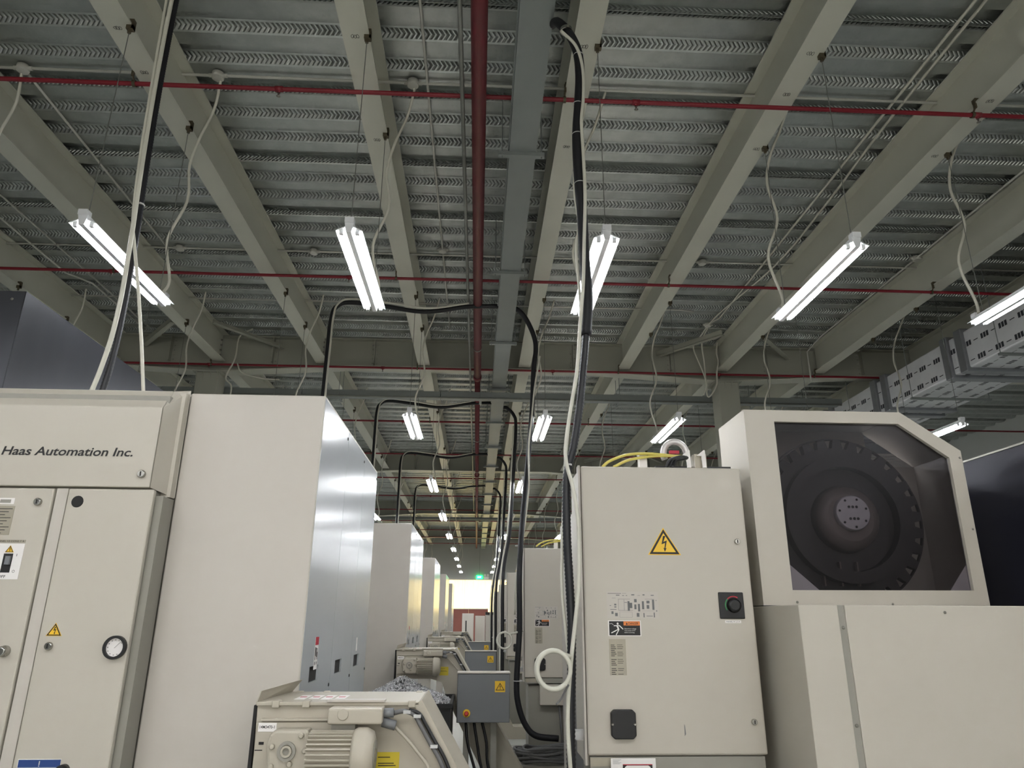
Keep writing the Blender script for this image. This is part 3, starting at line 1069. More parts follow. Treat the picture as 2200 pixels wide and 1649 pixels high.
ml = make_left(True)
tag(ml, 'tall cream milling machine with a lettered electrical cabinet and glossy white side', 'machine', 'machines along the lettered cabinet side')
ordn = ['second', 'third', 'fourth', 'fifth']
for k in range(1, 5):
    c = copy_tree(ml)
    c.location.y += P * k
    tag(c, 'tall grey-white milling machine, the %s in the row behind the lettered cabinet' % ordn[k - 1], 'machine', 'machines along the lettered cabinet side')


# right-hand machines
def make_right():
    r = empty('machining_centre', (1.2, 3.5, 0))
    CYF = 3.44
    X0, X1, Z0, Z1 = .494, 1.315, 1.078, 2.374
    body = MB().box(X0 + .01, X1 - .01, CYF + .03, CYF + .36, Z0 - .045, Z1 - .004).build('control_cabinet', 'cream', r, .006)
    door = MB().box(X0 + .012, X1, CYF, CYF + .026, Z0, Z1).build('cabinet_door', 'cream', r, .008)
    MB().box(X0 - .002, X0 + .009, CYF + .002, CYF + .05, Z0 - .04, Z1 + .004).build('door_hinge_rail', 'light', r, .002)
    lip = MB().box(X0 + .02, X1 - .015, CYF + .004, CYF + .03, Z0 - .052, Z0 - .006).build('cabinet_lip', 'edge', r)
    MB().box(X0 + .02, X0 + .13, CYF + .0, CYF + .004, Z0 - .042, Z0 - .008).build('lip_bracket', 'plate', lip)
    pn = CYF
    hazard_triangle(door, at(1426, 1163, CYF).x, at(1426, 1163, CYF).z, .118, pn)
    for px, py in ((1583, 1163), (1620, 1550)):
        p = at(px, py, CYF)
        cam_lock(door, p.x, pn, p.z, .0135)
    # rotary isolator
    p = at(1571, 1300, CYF)
    iso = MB().box(p.x - .06, p.x + .06, pn - .008, pn, p.z - .06, p.z + .06).build('rotary_isolator', 'black', door, .004)
    MB().lathe((p.x + .01, pn - .008, p.z), 'y', [(.02, -.022), (.03, -.018), (.034, 0)], 20).build('isolator_knob', 'black', iso)
    for nm, m_, a0, a1 in (('dial_red_arc', 'labelred', .33, .75), ('dial_green_arc', 'green', .75, 1.18)):
        arc = MB()
        for q in range(12):
            t0, t1 = PI * (a0 + (a1 - a0) * q / 12), PI * (a0 + (a1 - a0) * (q + 1) / 12)
            arc.prism([(p.x + .01 + rr * math.cos(t), p.z + rr * math.sin(t)) for rr, t in ((.038, t0), (.043, t0), (.043, t1), (.038, t1))], 'y', pn - .009, pn - .008)
        arc.build(nm, m_, iso)
    lb = MB().box(p.x - .036, p.x + .04, pn - .001, pn, p.z - .079, p.z - .067).build('strip_label', 'paper', door)
    t_ = MB()
    text(t_, 'PANEL R 2.3.4', p.x - .03, p.x + .034, p.z - .076, .006, pn - .0014)
    t_.build('plate_lettering', 'ink', lb)
    # wiring chart
    a, b = at(1303, 1270, CYF), at(1416, 1328, CYF)
    ch = MB().box(a.x, b.x, pn - .001, pn, b.z, a.z).build('wiring_chart', 'light', door)
    W_, H_ = b.x - a.x, a.z - b.z
    t_ = MB()

    def ln(u0, v0, u1, v1):
        t_.box(a.x + u0 * W_, a.x + u1 * W_, pn - .0015, pn - .001, a.z - v1 * H_, a.z - v0 * H_)
    for u0, v0, u1, v1 in ((.02, .06, .28, .08), (.3, .06, .38, .07), (.22, .28, .45, .29), (.22, .7, .5, .71), (.22, .28, .225, .7), (.33, .3, .335, .7), (.4, .36, .44, .72), (.42, .42, .49, .62), (.34, .4, .39, .42),
                           (.24, .76, .48, .765), (.24, .96, .48, .965), (.24, .76, .243, .96), (.48, .76, .483, .96), (.53, .28, .58, .4), (.53, .48, .57, .66), (.6, .46, .64, .74), (.68, .36, .72, .66), (.77, .34, .83, .44),
                           (.77, .5, .82, .64), (.74, .28, .92, .29), (.88, .3, .92, .68), (.68, .72, .92, .725), (.7, .8, .72, .96), (.9, .78, .92, .96), (.76, .9, .88, .92), (.57, .8, .62, .94), (.06, .66, .18, .68),
                           (.08, .74, .12, .84), (.15, .8, .2, .92), (.14, .46, .18, .52), (.05, .52, .08, .54), (.14, .56, .18, .6), (.1, .24, .17, .25), (.18, .12, .25, .15), (.3, .14, .34, .16), (.37, .14, .4, .16), (.48, .1, .54, .14),
                           (.6, .14, .65, .15), (.7, .1, .74, .14), (.86, .12, .92, .15), (.95, .32, .97, .34), (.95, .7, .97, .74)):
        ln(u0, v0, u1, v1)
    t_.build('chart_drawing', 'greycable', ch)
    # danger plate
    a, b = at(1306, 1332, CYF), at(1378, 1366, CYF)
    dp = MB().box(a.x, b.x, pn - .002, pn, b.z, a.z).build('danger_plate', 'paper', door)
    W_, H_ = b.x - a.x, a.z - b.z

    def Q(u, v):
        return (a.x + u * W_, a.z - v * H_)
    MB().box(Q(.03, 0)[0], Q(.97, 0)[0], pn - .0026, pn - .002, Q(0, .95)[1], Q(0, .05)[1]).build('plate_field', 'ink', dp)
    MB().box(Q(.47, 0)[0], Q(.97, 0)[0], pn - .003, pn - .0026, Q(0, .32)[1], Q(0, .06)[1]).build('plate_band', 'orange', dp)
    t_ = MB()
    text(t_, 'DANGER', Q(.62, 0)[0], Q(.92, 0)[0], Q(0, .27)[1], H_ * .15, pn - .0032, bold=.01)
    t_.prism([Q(.54, .27), Q(.6, .27), Q(.57, .12)], 'y', pn - .0032, pn - .003)
    t_.build('band_lettering', 'ink', dp)
    t_ = MB()
    for i_, s_ in enumerate(('Hazardous voltage', 'Turn power O F F', 'before servicing')):
        text(t_, s_, Q(.49, 0)[0], Q(.85 - .03 * i_, 0)[0], Q(0, .56 + .12 * i_)[1], H_ * .07, pn - .0028)
    t_.build('plate_lettering', 'paper', dp)
    t_ = MB()

    def limb(u0, v0, u1, v1, w_):
        p0_, p1_ = Vector(Q(u0, v0)), Vector(Q(u1, v1))
        n_ = (p1_ - p0_).normalized()
        n_ = Vector((-n_.y, n_.x)) * w_ * H_
        t_.prism([tuple(p0_ + n_), tuple(p0_ - n_), tuple(p1_ - n_), tuple(p1_ + n_)], 'y', pn - .003, pn - .0026)
    limb(.17, .34, .34, .33, .025); limb(.34, .33, .45, .56, .03); limb(.27, .32, .31, .56, .055); limb(.31, .56, .09, .8, .03); limb(.33, .56, .23, .93, .03)
    limb(.04, .22, .11, .2, .012); limb(.11, .2, .16, .28, .012)
    cx_, cz_ = Q(.29, .21)
    t_.prism([(cx_ + .065 * H_ * math.cos(k_ * PI / 6), cz_ + .075 * H_ * math.sin(k_ * PI / 6)) for k_ in range(12)], 'y', pn - .003, pn - .0026)
    t_.build('shock_figure', 'paper', dp)
    # rating plate
    a, b = at(1308, 1372, CYF), at(1347, 1450, CYF)
    rp = MB().box(a.x, b.x, pn - .0015, pn, b.z, a.z).build('rating_plate', 'plate', door)
    t_ = MB()
    W_, H_ = b.x - a.x, a.z - b.z
    for q in range(17):
        v = .16 + q * .05
        if q in (7, 12):
            continue
        t_.box(a.x + .1 * W_, a.x + (.32 + .05 * (q % 3)) * W_, pn - .002, pn - .0015, a.z - (v + .018) * H_, a.z - v * H_)
        if q % 4 != 3:
            t_.box(a.x + .48 * W_, a.x + (.8 + .04 * (q % 2)) * W_, pn - .002, pn - .0015, a.z - (v + .012) * H_, a.z - v * H_)
    t_.build('plate_lettering', 'ink', rp)
    # black socket cover
    p = at(1338, 1554, CYF)
    w_, h_, c_ = .056, .06, .014
    sk = MB().prism([(p.x - w_ + c_, p.z - h_), (p.x + w_ - c_, p.z - h_), (p.x + w_, p.z - h_ + c_), (p.x + w_, p.z + h_ - c_), (p.x + w_ - c_, p.z + h_), (p.x - w_ + c_, p.z + h_), (p.x - w_, p.z + h_ - c_), (p.x - w_, p.z - h_ + c_)], 'y', pn - .025, pn).build('socket_cover', 'black', door, .004)
    t_ = MB()
    screw(t_, p.x - .05, pn - .025, p.z, 'y', .006); screw(t_, p.x + .05, pn - .025, p.z, 'y', .006)
    t_.build('cover_screws', 'zinc', sk)
    a = at(1472, 1570, CYF)
    MB().prism([(a.x - .003, a.z - .02), (a.x + .003, a.z - .012), (a.x + .001, a.z + .022), (a.x - .002, a.z + .03)], 'y', pn - .0006, pn).build('scuff_mark', 'greycable', door)
    # hinge side screws
    t_ = MB()
    for zz in (1.2, 1.36, 1.52, 1.7, 1.9, 2.1, 2.28):
        t_.lathe((X0 + .0098, CYF + .11, zz), 'x', [(.004, -.004), (.008, -.002), (.008, .0005)], 10)
    t_.build('side_screws', 'zinc', body)
    # machine body behind the cabinet
    MB().box(.70, 2.66, CYF + .47, 6.05, .0, 2.40).build('machine_body', 'light', r, .008)
    MB().box(.697, .70, 4.4, 5.4, .6, 2.02).build('side_recess', 'greycable', r)
    MB().box(.696, .70, 5.45, 5.8, 2.08, 2.3).build('inspection_cover', 'plate', r)
    MB().box(.55, 1.28, CYF + .06, CYF + .46, .0, 1.0).build('cabinet_pedestal', 'edge', r)
    MB().box(.75, 1.2, CYF + .362, CYF + .468, 1.0, 2.3).build('cabinet_mount', 'edge', r)
    MB().box(.66, 1.1, CYF - .02, CYF + .058, .82, 1.015).build('terminal_box', 'cream', r, .006)
    t_ = MB()
    for q in range(4):
        t_.tube(smooth([(.86 + q * .035, CYF + .02, .83), (.88 + q * .05, CYF + .0, .55), (.9 + q * .09, CYF + .02, .2), (.95 + q * .1, CYF + .02, .03)], 6), .012, 8)
    t_.build('terminal_cables', 'greycable', r)
    # tool magazine housing
    HY = 3.5
    HX0, HX1, HZ0, HZ1 = 1.388, 2.52, 1.716, 2.702
    outer = [(HX0, HZ0), (HX1, HZ0), (HX1 + .008, 2.497), (2.233, HZ1), (HX0, HZ1)]
    inner = [tuple(at(px, py, HY).xz) for px, py in ((1703, 1267), (2093, 1268), (2040, 983), (1929, 910), (1663, 905))]
    hs = MB()
    for k in range(5):
        k2 = (k + 1) % 5
        hs.prism([outer[k], outer[k2], inner[k2], inner[k]], 'y', HY, HY + .02)
    hsg = hs.build('magazine_housing_front', 'cream', r)
    sh = MB()
    sh.box(HX0, HX0 + .01, HY + .02, 3.9, HZ0, HZ1).box(HX1 - .01, HX1, HY + .02, 3.9, HZ0, 2.49)
    sh.box(HX0 + .01, 2.233, HY + .02, 3.9, HZ1 - .01, HZ1).box(HX0 + .01, HX1 - .01, HY + .02, 3.9, HZ0, HZ0 + .01)
    sh.prism([(2.233, HZ1), (HX1, 2.497), (HX1, 2.485), (2.233, HZ1 - .012)], 'y', HY + .02, 3.9)
    sh.box(HX0 + .01, HX1 - .01, 3.89, 3.9, HZ0 + .01, 2.49)
    sh.box(HX0 + .01, 2.24, 3.89, 3.9, 2.49, HZ1 - .01)
    sh.build('magazine_housing_shell', 'cream', r)
    MB().prism(inner, 'y', HY + .021, HY + .026).build('magazine_window', 'glass', r)
    # light corner plates behind the window
    e = at(1703, 1267, HY); f = at(2093, 1268, HY)
    MB().prism([(e.x - .02, e.z - .02), (e.x + .17, e.z - .02), (e.x + .15, e.z), (e.x - .005, e.z + .14), (e.x - .02, e.z + .16)], 'y', HY + .03, HY + .034).build('corner_plate', 'paper', r)
    MB().prism([(f.x + .02, f.z - .02), (f.x - .11, f.z - .02), (f.x - .1, f.z), (f.x - .0, f.z + .12), (f.x + .02, f.z + .14)], 'y', HY + .03, HY + .034).build('corner_plate', 'paper', r)
    # tool drum
    hc = at(1819, 1105, HY + .12)
    cxd, czd = hc.x - .0, hc.z - .02
    dr = empty('tool_drum', r.location)
    dr.parent = r
    dr.location = (0, 0, 0)
    ORG[dr.name] = Vector(r.location)
    RD = .43
    pts = []
    NT = 30
    for k in range(NT):
        for da, rr in ((0, RD), (.46, RD), (.6, RD - .045), (.86, RD - .045)):
            t = 2 * PI * (k + da) / NT
            pts.append((cxd + rr * math.cos(t), czd + rr * math.sin(t)))
    dk = MB()
    dk._add([(x, 3.66, z) for x, z in pts] + [(x, 3.70, z) for x, z in pts],
            [tuple(range(len(pts) - 1, -1, -1)) if False else tuple(range(len(pts)))] + [(i, (i + 1) % len(pts), len(pts) + (i + 1) % len(pts), len(pts) + i) for i in range(len(pts))])
    dk.build('toothed_disc', 'darkiron', dr)
    MB().ring((cxd, 3.68, czd), 'y', RD + .005, RD + .012, .02, 64).build('drum_hoop', 'darkiron', dr)
    MB().ring((cxd, 3.6, czd), 'y', .27, .33, .06, 48).build('inner_rim', 'darkiron', dr)
    MB().lathe((cxd, 3.6, czd), 'y', [(.12, -.02), (.16, 0), (.175, .06)], 40).build('hub_flange', 'browniron', dr)
    MB().lathe((hc.x, 3.58, hc.z), 'y', [(.085, -.03), (.09, -.025), (.09, .02)], 36).build('hub_cap', 'alu', dr)
    t_ = MB()
    for k in range(7):
        t = 2 * PI * k / 7 + .3
        screw(t_, hc.x + .072 * math.cos(t), 3.549, hc.z + .072 * math.sin(t), 'y', .006)
    for sx in (-.02, 0, .02):
        for sz in (-.03, .03):
            screw(t_, hc.x + sx, 3.549, hc.z + sz, 'y', .007)
    t_.build('hub_bolts', 'ink', dr)
    t_ = MB()
    for k in range(3):
        t_.box(cxd - .16 + k * .09, cxd - .152 + k * .09, 3.63, 3.655, czd - .34, czd - .22)
    t_.build('drum_ribs', 'browniron', dr)
    # base cover
    BY = 3.1
    MB().box(1.38, 1.552, BY, 3.89, .02, 1.712).build('base_cover', 'cream', r, .004)
    MB().box(1.582, 2.68, BY, 3.89, .02, 1.712).build('base_cover', 'cream', r, .004)
    sp = MB().box(1.5525, 1.5815, BY + .005, 3.5, .02, 1.711).build('joint_strip', 'edge', r)
    t_ = MB()
    for zz in (1.62, 1.24, .8, .4):
        screw(t_, 1.567, BY + .005, zz, 'y', .007)
    t_.build('strip_rivets', 'zinc', sp)
    MB().box(1.382, 2.66, BY + .39, BY + .4, 1.7125, 1.716).build('base_gasket', 'gap', r)
    t_ = MB()
    for px, py, yv in ((1713, 1293, HY), (1918, 1297, HY), (2030, 1315, BY), (2062, 983, HY), (2090, 1136, HY)):
        p = at(px, py, yv)
        screw(t_, p.x, yv, p.z, 'y', .006)
    t_.build('cover_screws', 'zinc', r)
    # fittings on top of the cabinet
    zt = Z1
    t_ = MB().box(.95, 1.36, CYF + .25, CYF + .29, zt - .004, zt + .06)
    t_.build('transformer_rack', 'black', r)
    yt = CYF + .2
    a = at(1378, 985, yt)
    MB().box(a.x - .01, a.x + .03, yt, yt + .05, zt - .006, a.z + .035).build('rack_post', 'paper', r)
    p = at(1450, 975, yt + .03)
    MB().tube([(p.x + .064 * math.cos(t), yt + .03, p.z + .068 * math.sin(t)) for t in [(-.15 + 1.3 * q / 20) * PI for q in range(21)]], .017, 10).build('flexible_conduit_loop', 'alu', r)
    p = at(1447, 973, yt + .01)
    MB().box(p.x - .025, p.x + .025, yt - .01, yt + .012, p.z - .006, p.z + .01).build('red_connector', 'labelred', r)
    for px in (1482, 1515):
        a = at(px, 1004, yt - .05)
        b = at(px, 967, yt - .05)
        MB().prism([(a.x - .012, a.z), (a.x + .008, a.z), (a.x + .006, b.z), (a.x, b.z + .002), (a.x - .04, b.z - .03), (a.x - .014, b.z - .03)], 'y', yt - .05, yt - .04).build('mounting_bracket', 'paper', r)
    a, b = at(1490, 1003, yt), at(1513, 978, yt)
    MB().box(a.x, b.x, yt - .03, yt + .06, a.z - .02, b.z).build('bracket_block', 'plate', r)
    for pp in (((1294, 1003), (1310, 990), (1345, 977), (1390, 974), (1450, 979)), ((1318, 1003), (1350, 988), (1390, 981), (1420, 979), (1470, 980))):
        MB().tube(smooth([at(x, y, yt - .02) for x, y in pp], 6), .0075, 8).build('yellow_cable', 'yellowcable', r)
    for q in range(3):
        MB().tube(smooth([at(1431 + q * 7, 1004, yt - .06 - q * .01), at(1440 + q * 6, 988, yt - .06), at(1462 + q * 3, 981 + q * 2, yt - .06), at(1478, 983, yt - .04)], 6), .009, 8).build('black_cable', 'black', r)
    # clamp on the hinge side
    p = at(1238, 1582, CYF)
    cl = MB().box(X0 - .035, X0 + .008, CYF + .04, CYF + .08, p.z - .02, p.z + .02)
    cl.cyl((X0 - .03, CYF + .03, p.z), (X0 - .03, CYF + .05, p.z), .016, 10)
    cl.build('hose_clamp', 'tie', r)
    # shelf with paper notice below the cabinet
    return r


mr = make_right()
tag(mr, 'cream machining centre with a grey control cabinet and a toothed drum behind smoked glass', 'machine', 'machines along the drum window side')
for k in range(1, 5):
    c = copy_tree(mr)
    c.location.y += P * k
    for ch_ in list(c.children):
        if ch_.name.startswith('cabinet_door'):
            for g_ in list(ch_.children):
                if g_.name.startswith('warning_sticker'):
                    for q_ in list(g_.children):
                        bpy.data.objects.remove(q_)
                    bpy.data.objects.remove(g_)
    tag(c, 'cream machining centre, the %s in the row behind the drum window' % ordn[k - 1], 'machine', 'machines along the drum window side')
# paper notice taped under the near cabinet
nt_ = MB()
a, b = at(1312, 1628, 3.41), at(1412, 1700, 3.41)
n_ = MB().box(a.x, b.x, 3.408, 3.4095, b.z, a.z).build('paper_notice', 'paper')
tag(n_, 'white paper notice with a red and black badge stuck below the grey cabinet door', 'notice')
c0, c1 = at(1338, 1641, 3.408), at(1404, 1690, 3.408)
bd = MB().box(c0.x, c1.x, 3.407, 3.408, c1.z, c0.z).build('badge_frame', 'ink', n_)
MB().box(c0.x, c1.x, 3.4064, 3.407, c0.z - .003, c0.z).build('badge_edge', 'labelred', bd)
MB().prism([(c0.x + .008, c1.z), (c0.x + .008, c0.z - .012), (c0.x + .018, c0.z - .005), (c1.x - .018, c0.z - .005), (c1.x - .008, c0.z - .012), (c1.x - .008, c1.z)], 'y', 3.4064, 3.407).build('badge_panel', 'paper', bd)
t_ = MB()
for q in range(5):
    t_.box(a.x + .008, a.x + .045 - .006 * (q % 3), 3.4074, 3.408, a.z - .006 - q * .004, a.z - .005 - q * .004)
t_.build('notice_lines', 'greycable', n_)


# ------------------------------------------------------------------ chip conveyors
def make_conveyor():
    r = empty('chip_conveyor', (-.3, 2.6, 0))
    Y0, Y1 = 2.60, 2.93
    zt = 1.372
    prof_ = [(-.715, 1.13), (-.722, zt), (-.185, zt), (-.065, 1.172), (.56, .16), (.56, 0), (.2, 0), (.2, .16), (-.24, .95), (-.30, 1.10), (-.40, 1.13)]
    # side plates are split into convex pieces
    for ya, yb, nm in ((Y0, Y0 + .006, 'side_plate'), (Y1 - .006, Y1, 'side_plate')):
        s_ = MB()
        s_.prism([(-.715, 1.13), (-.40, 1.13), (-.30, 1.10), (-.185, zt - .001), (-.722, zt - .001)], 'y', ya, yb)
        s_.prism([(-.30, 1.10), (-.24, .95), (-.065, 1.172), (-.185, zt - .001)], 'y', ya, yb)
        s_.prism([(-.24, .95), (.2, .16), (.56, .16), (-.065, 1.172)], 'y', ya, yb)
        s_.build(nm, 'conv', r)
    cov = MB()
    cov.box(-.724, -.185, Y0 - .012, Y1 + .01, zt, zt + .012)
    cv = cov.build('top_cover', 'conv', r, .003)
    sl = MB()
    a, b = Vector((-.187, zt + .012)), Vector((.56, .16))
    n_ = Vector((b.y - a.y, -(b.x - a.x))).normalized() * -1
    n_ = Vector((abs(n_.x), abs(n_.y))) * .012
    sl.prism([tuple(a), tuple(b), tuple(b + n_), tuple(a + n_)], 'y', Y0 - .012, Y1 + .01)
    sl.prism([tuple(a), tuple(b), tuple(b - n_ * 1.5), tuple(a - n_ * 1.5)], 'y', Y0 - .012, Y0 - .008)
    sl.build('incline_cover', 'conv', r)
    MB().box(.2, .75, Y0, Y1, 0, .16).build('lower_trough', 'conv', r)
    # end flap at the discharge end
    fl = MB()
    fl._add([(-.728, Y0 - .01, zt + .004), (-.70, Y1, zt + .004), (-.66, Y1 + .005, zt + .055), (-.715, Y0 - .01, zt + .045),
             (-.724, Y0 - .01, zt + .004), (-.696, Y1, zt + .004), (-.656, Y1 + .005, zt + .055), (-.711, Y0 - .01, zt + .045)],
            [(0, 1, 2, 3), (7, 6, 5, 4), (0, 4, 5, 1), (1, 5, 6, 2), (2, 6, 7, 3), (3, 7, 4, 0)])
    fl.build('end_flap', 'conv', r)
    ch = MB()
    ch.box(-.735, -.724, Y0 + .004, Y1 - .004, 1.08, zt)
    ch.build('discharge_lip', 'gap', r)
    # bracket strip and bearing plate below the cover
    ys = Y0 - .012

    def B(mb, px0, py0, px1, py1, ya, yb):
        a_, b_ = at(px0, py0, ya), at(px1, py1, ya)
        return mb.box(a_.x, b_.x, ya, yb, b_.z, a_.z)
    B(MB(), 560, 1543, 706, 1549, Y0 - .018, Y0 - .001).build('side_rail', 'conv', r, .003)
    B(MB(), 552, 1550, 760, 1660, ys, Y0 - .001).build('bearing_plate', 'conv', r, .003)
    lb = B(MB(), 556, 1552, 593, 1571, ys - .0015, ys).build('serial_label', 'paper', r)
    t_ = MB()
    a_, b_ = at(558, 1564, ys), at(590, 1564, ys)
    text(t_, '14M3470-1', a_.x, b_.x, a_.z, .009, ys - .0018, bold=.012)
    t_.build('label_lettering', 'ink', lb)
    B(MB(), 556, 1593, 566, 1599, ys - .001, ys).build('plate_slot', 'gap', r)
    B(MB(), 547, 1610, 563, 1612, ys - .001, ys).build('plate_slot', 'gap', r)
    # gear reducer
    yg = ys - .07
    gb = MB()
    gb.prism([tuple(at(px, py, yg).xz) for px, py in ((573, 1650), (571, 1600), (579, 1578), (590, 1567), (662, 1567), (667, 1600), (660, 1665), (590, 1668))], 'y', yg, ys - .0005)
    g_ = gb.build('gear_reducer', 'conv', r, .01)
    c_ = at(616, 1613, yg)
    MB().ring((c_.x, yg - .008, c_.z), 'y', .019, .029, .008, 28).build('shaft_collar', 'edge', g_)
    MB().ring((c_.x, yg - .012, c_.z), 'y', .011, .0175, .012, 24).build('output_shaft', 'conv', g_)
    MB().lathe((c_.x, yg - .004, c_.z), 'y', [(.011, 0), (.011, .0035)], 16).build('shaft_bore', 'edge', g_)
    for px, py in ((648, 1579), (585, 1603), (655, 1612), (622, 1641), (582, 1646)):
        p = at(px, py, yg)
        MB().lathe((p.x, yg, p.z), 'y', [(.0055, -.011), (.0085, -.008), (.0085, 0)], 12).build('reducer_bolt', 'conv', g_)
    # finned motor
    yc = ys - .085
    a_, b_, e_ = at(664, 1622, yc), at(760, 1622, yc), at(806, 1622, yc)
    mz = a_.z
    mo = MB()
    N = 30
    pts = []
    for k in range(N):
        for da, rr in ((.0, .072), (.3, .072), (.36, .06), (.94, .06)):
            t = 2 * PI * (k + da) / N
            pts.append((yc + rr * math.cos(t), mz + rr * math.sin(t)))
    n2 = len(pts)
    mo._add([(a_.x, y, z) for y, z in pts] + [(b_.x, y, z) for y, z in pts], [tuple(range(n2)), tuple(range(2 * n2 - 1, n2 - 1, -1))] + [(i, n2 + i, n2 + (i + 1) % n2, (i + 1) % n2) for i in range(n2)])
    m_ = mo.build('finned_motor', 'conv', r)
    L_ = e_.x - b_.x
    MB().lathe((b_.x - .002, yc, mz), 'x', [(.074, 0), (.08, .01), (.08, L_ * .6), (.07, L_ * .9), (.05, L_)], 28).build('fan_cowl', 'conv', m_)
    MB().ring((e_.x - .001, yc, mz), 'x', .02, .044, .002, 20).build('cowl_grille', 'edge', m_)
    # terminal box above the motor
    yt_ = ys - .075
    tb = B(MB(), 705, 1521, 820, 1556, yt_, Y0 - .001).build('motor_terminal_box', 'conv', r, .006)
    c_ = at(737, 1534, yt_)
    MB().lathe((c_.x, yt_, c_.z), 'y', [(.016, -.004), (.018, -.002), (.018, 0)], 20).build('knockout_cap', 'conv', tb)
    B(MB(), 712, 1556, 762, 1572, yt_ + .02, ys).build('terminal_neck', 'edge', tb)
    yk = ys - .03
    MB().tube([at(820, 1531, yk), at(846, 1530, yk)], .0145, 8).build('cable_gland', 'greybox', tb)
    MB().tube([at(822, 1550, yk), at(850, 1558, yk)], .0155, 8).build('cable_gland', 'greybox', tb)
    cb = [at(px, py, ys - .016) for px, py in ((846, 1531), (868, 1527), (890, 1535), (904, 1558), (924, 1595), (948, 1639))] + [Vector((-.04, ys - .014, 1.06)), Vector((.1, ys - .014, .83))]
    MB().tube(smooth(cb, 6), .0075, 8).build('motor_cable', 'greycable', r)
    MB().tube(smooth([(v.x + .016, v.y, v.z + .004) for v in cb[1:]], 6), .006, 8).build('motor_cable', 'black', r)
    cb = [at(px, py, ys - .012) for px, py in ((848, 1560), (878, 1591), (900, 1619), (915, 1638), (930, 1670))]
    MB().tube(smooth(cb, 6), .0055, 8).build('motor_cable', 'conv', r)
    for px, py in ((869, 1529), (891, 1538), (927, 1603)):
        p = at(px, py, ys - .025)
        MB().box(p.x - .004, p.x + .02, p.y - .002, p.y + .014, p.z - .005, p.z + .005).build('cable_tie', 'tie', r)
    y_ = B(MB(), 806, 1615, 856, 1668, Y0 - .0012, Y0).build('yellow_notice', 'olive', r)
    t_ = MB()
    for py, px1 in ((1625, 838), (1638, 846), (1643, 850)):
        B(t_, 812, py, px1, py + 1.6, Y0 - .0018, Y0 - .0012)
    t_.build('notice_lines', 'ink', y_)
    # stickers and hand bar on the cover
    for k in range(4):
        MB().box(-.62 + k * .045, -.585 + k * .045, Y0 + .06 + .02 * (k % 2), Y0 + .2, zt + .012, zt + .0126).build('cover_sticker', 'paper', cv)
        MB().box(-.615 + k * .045, -.592 + k * .045, Y0 + .13, Y0 + .15, zt + .0126, zt + .013).build('sticker_print', 'labelred', cv)
    
    MB().box(-.49, -.30, Y0 - .018, Y0 + .03, zt + .012, zt + .018).build('hinge_bar', 'light', cv)
    for x in (-.66, -.56, -.21):
        MB().box(x - .012, x + .012, Y0 - .018, Y0 + .02, zt - .006, zt + .016).box(x - .012, x + .012, Y1 - .02, Y1 + .014, zt - .004, zt + .015).build('cover_clip', 'conv', cv, .003)
    return r


cv0 = make_conveyor()
tag(cv0, 'beige chip conveyor head with finned gear motor in front of the lettered-cabinet machine', 'conveyor', 'chip conveyors across the aisle')
clab = ['beige chip conveyor head discharging over the heaped black bin', 'beige chip conveyor head behind the grey box by the second machine', 'beige chip conveyor head farthest down the aisle']
for k in range(1, 4):
    c = copy_tree(cv0)
    c.location.y += P * k
    tag(c, clab[k - 1], 'conveyor', 'chip conveyors across the aisle')


# grey control boxes on legs
def make_box(x0, x1, y0, z0, z1, m, full=True):
    r = empty('control_box', ((x0 + x1) / 2, y0, 0))
    b = MB().box(x0, x1, y0 + .012, y0 + .2, z0, z1).build('box_body', m, r, .004)
    d_ = MB().box(x0 + .004, x1 - .004, y0, y0 + .0115, z0 + .004, z1 - .004).build('box_door', m, r, .004)
    MB().box(x0 - .004, x1 + .004, y0 - .006, y0 + .204, z1, z1 + .008).build('rain_lip', m if not full else 'light', r)
    for xx in (x0 + .06, x1 - .16):
        MB().box(xx, xx + .05, y0 + .09, y0 + .14, 0, z0).build('leg', 'edge', r)
    if full:
        hazard_triangle(d_, x1 - .085, z1 - .105, .062, y0, square=True)
        p = Vector((x0 + .085, 0, z0 + .075))
        e_ = MB().lathe((p.x, y0, p.z), 'y', [(.03, -.004), (.033, 0)], 24).build('stop_ring', 'yellow', d_)
        MB().lathe((p.x, y0 - .004, p.z), 'y', [(.013, -.03), (.019, -.024), (.019, -.012), (.012, -.008), (.012, 0)], 20).build('stop_button', 'estop', e_)
        for q in range(3):
            MB().tube(smooth([(x0 + .08 + q * .07, y0 + .08, z0), (x0 + .1 + q * .08, y0 + .06, z0 - .16), (x0 + .16 + q * .06, y0 + .05, z0 - .35), (x0 + .24 + q * .08, y0 + .06, z0 - .62)], 6), .012, 8).build('hanging_cable', 'black', r)
    return r


bx0 = make_box(-.152, .303, 6.6, .806, 1.197, 'greybox')
tag(bx0, 'grey control box with yellow warning sticker and red stop button beside the chip bin', 'control box', 'grey control boxes')
c = copy_tree(bx0); c.location.y += P
tag(c, 'grey control box with yellow sticker showing above the one beside the chip bin', 'control box', 'grey control boxes')
c = copy_tree(bx0); c.location.y += 2 * P
tag(c, 'small far grey control box with yellow sticker by the last conveyors', 'control box', 'grey control boxes')
b = make_box(-.325, .165, 2.25, .74, 1.137, 'beigebox', False)
tag(b, 'beige control box top edge just past the sloping conveyor cover', 'control box')

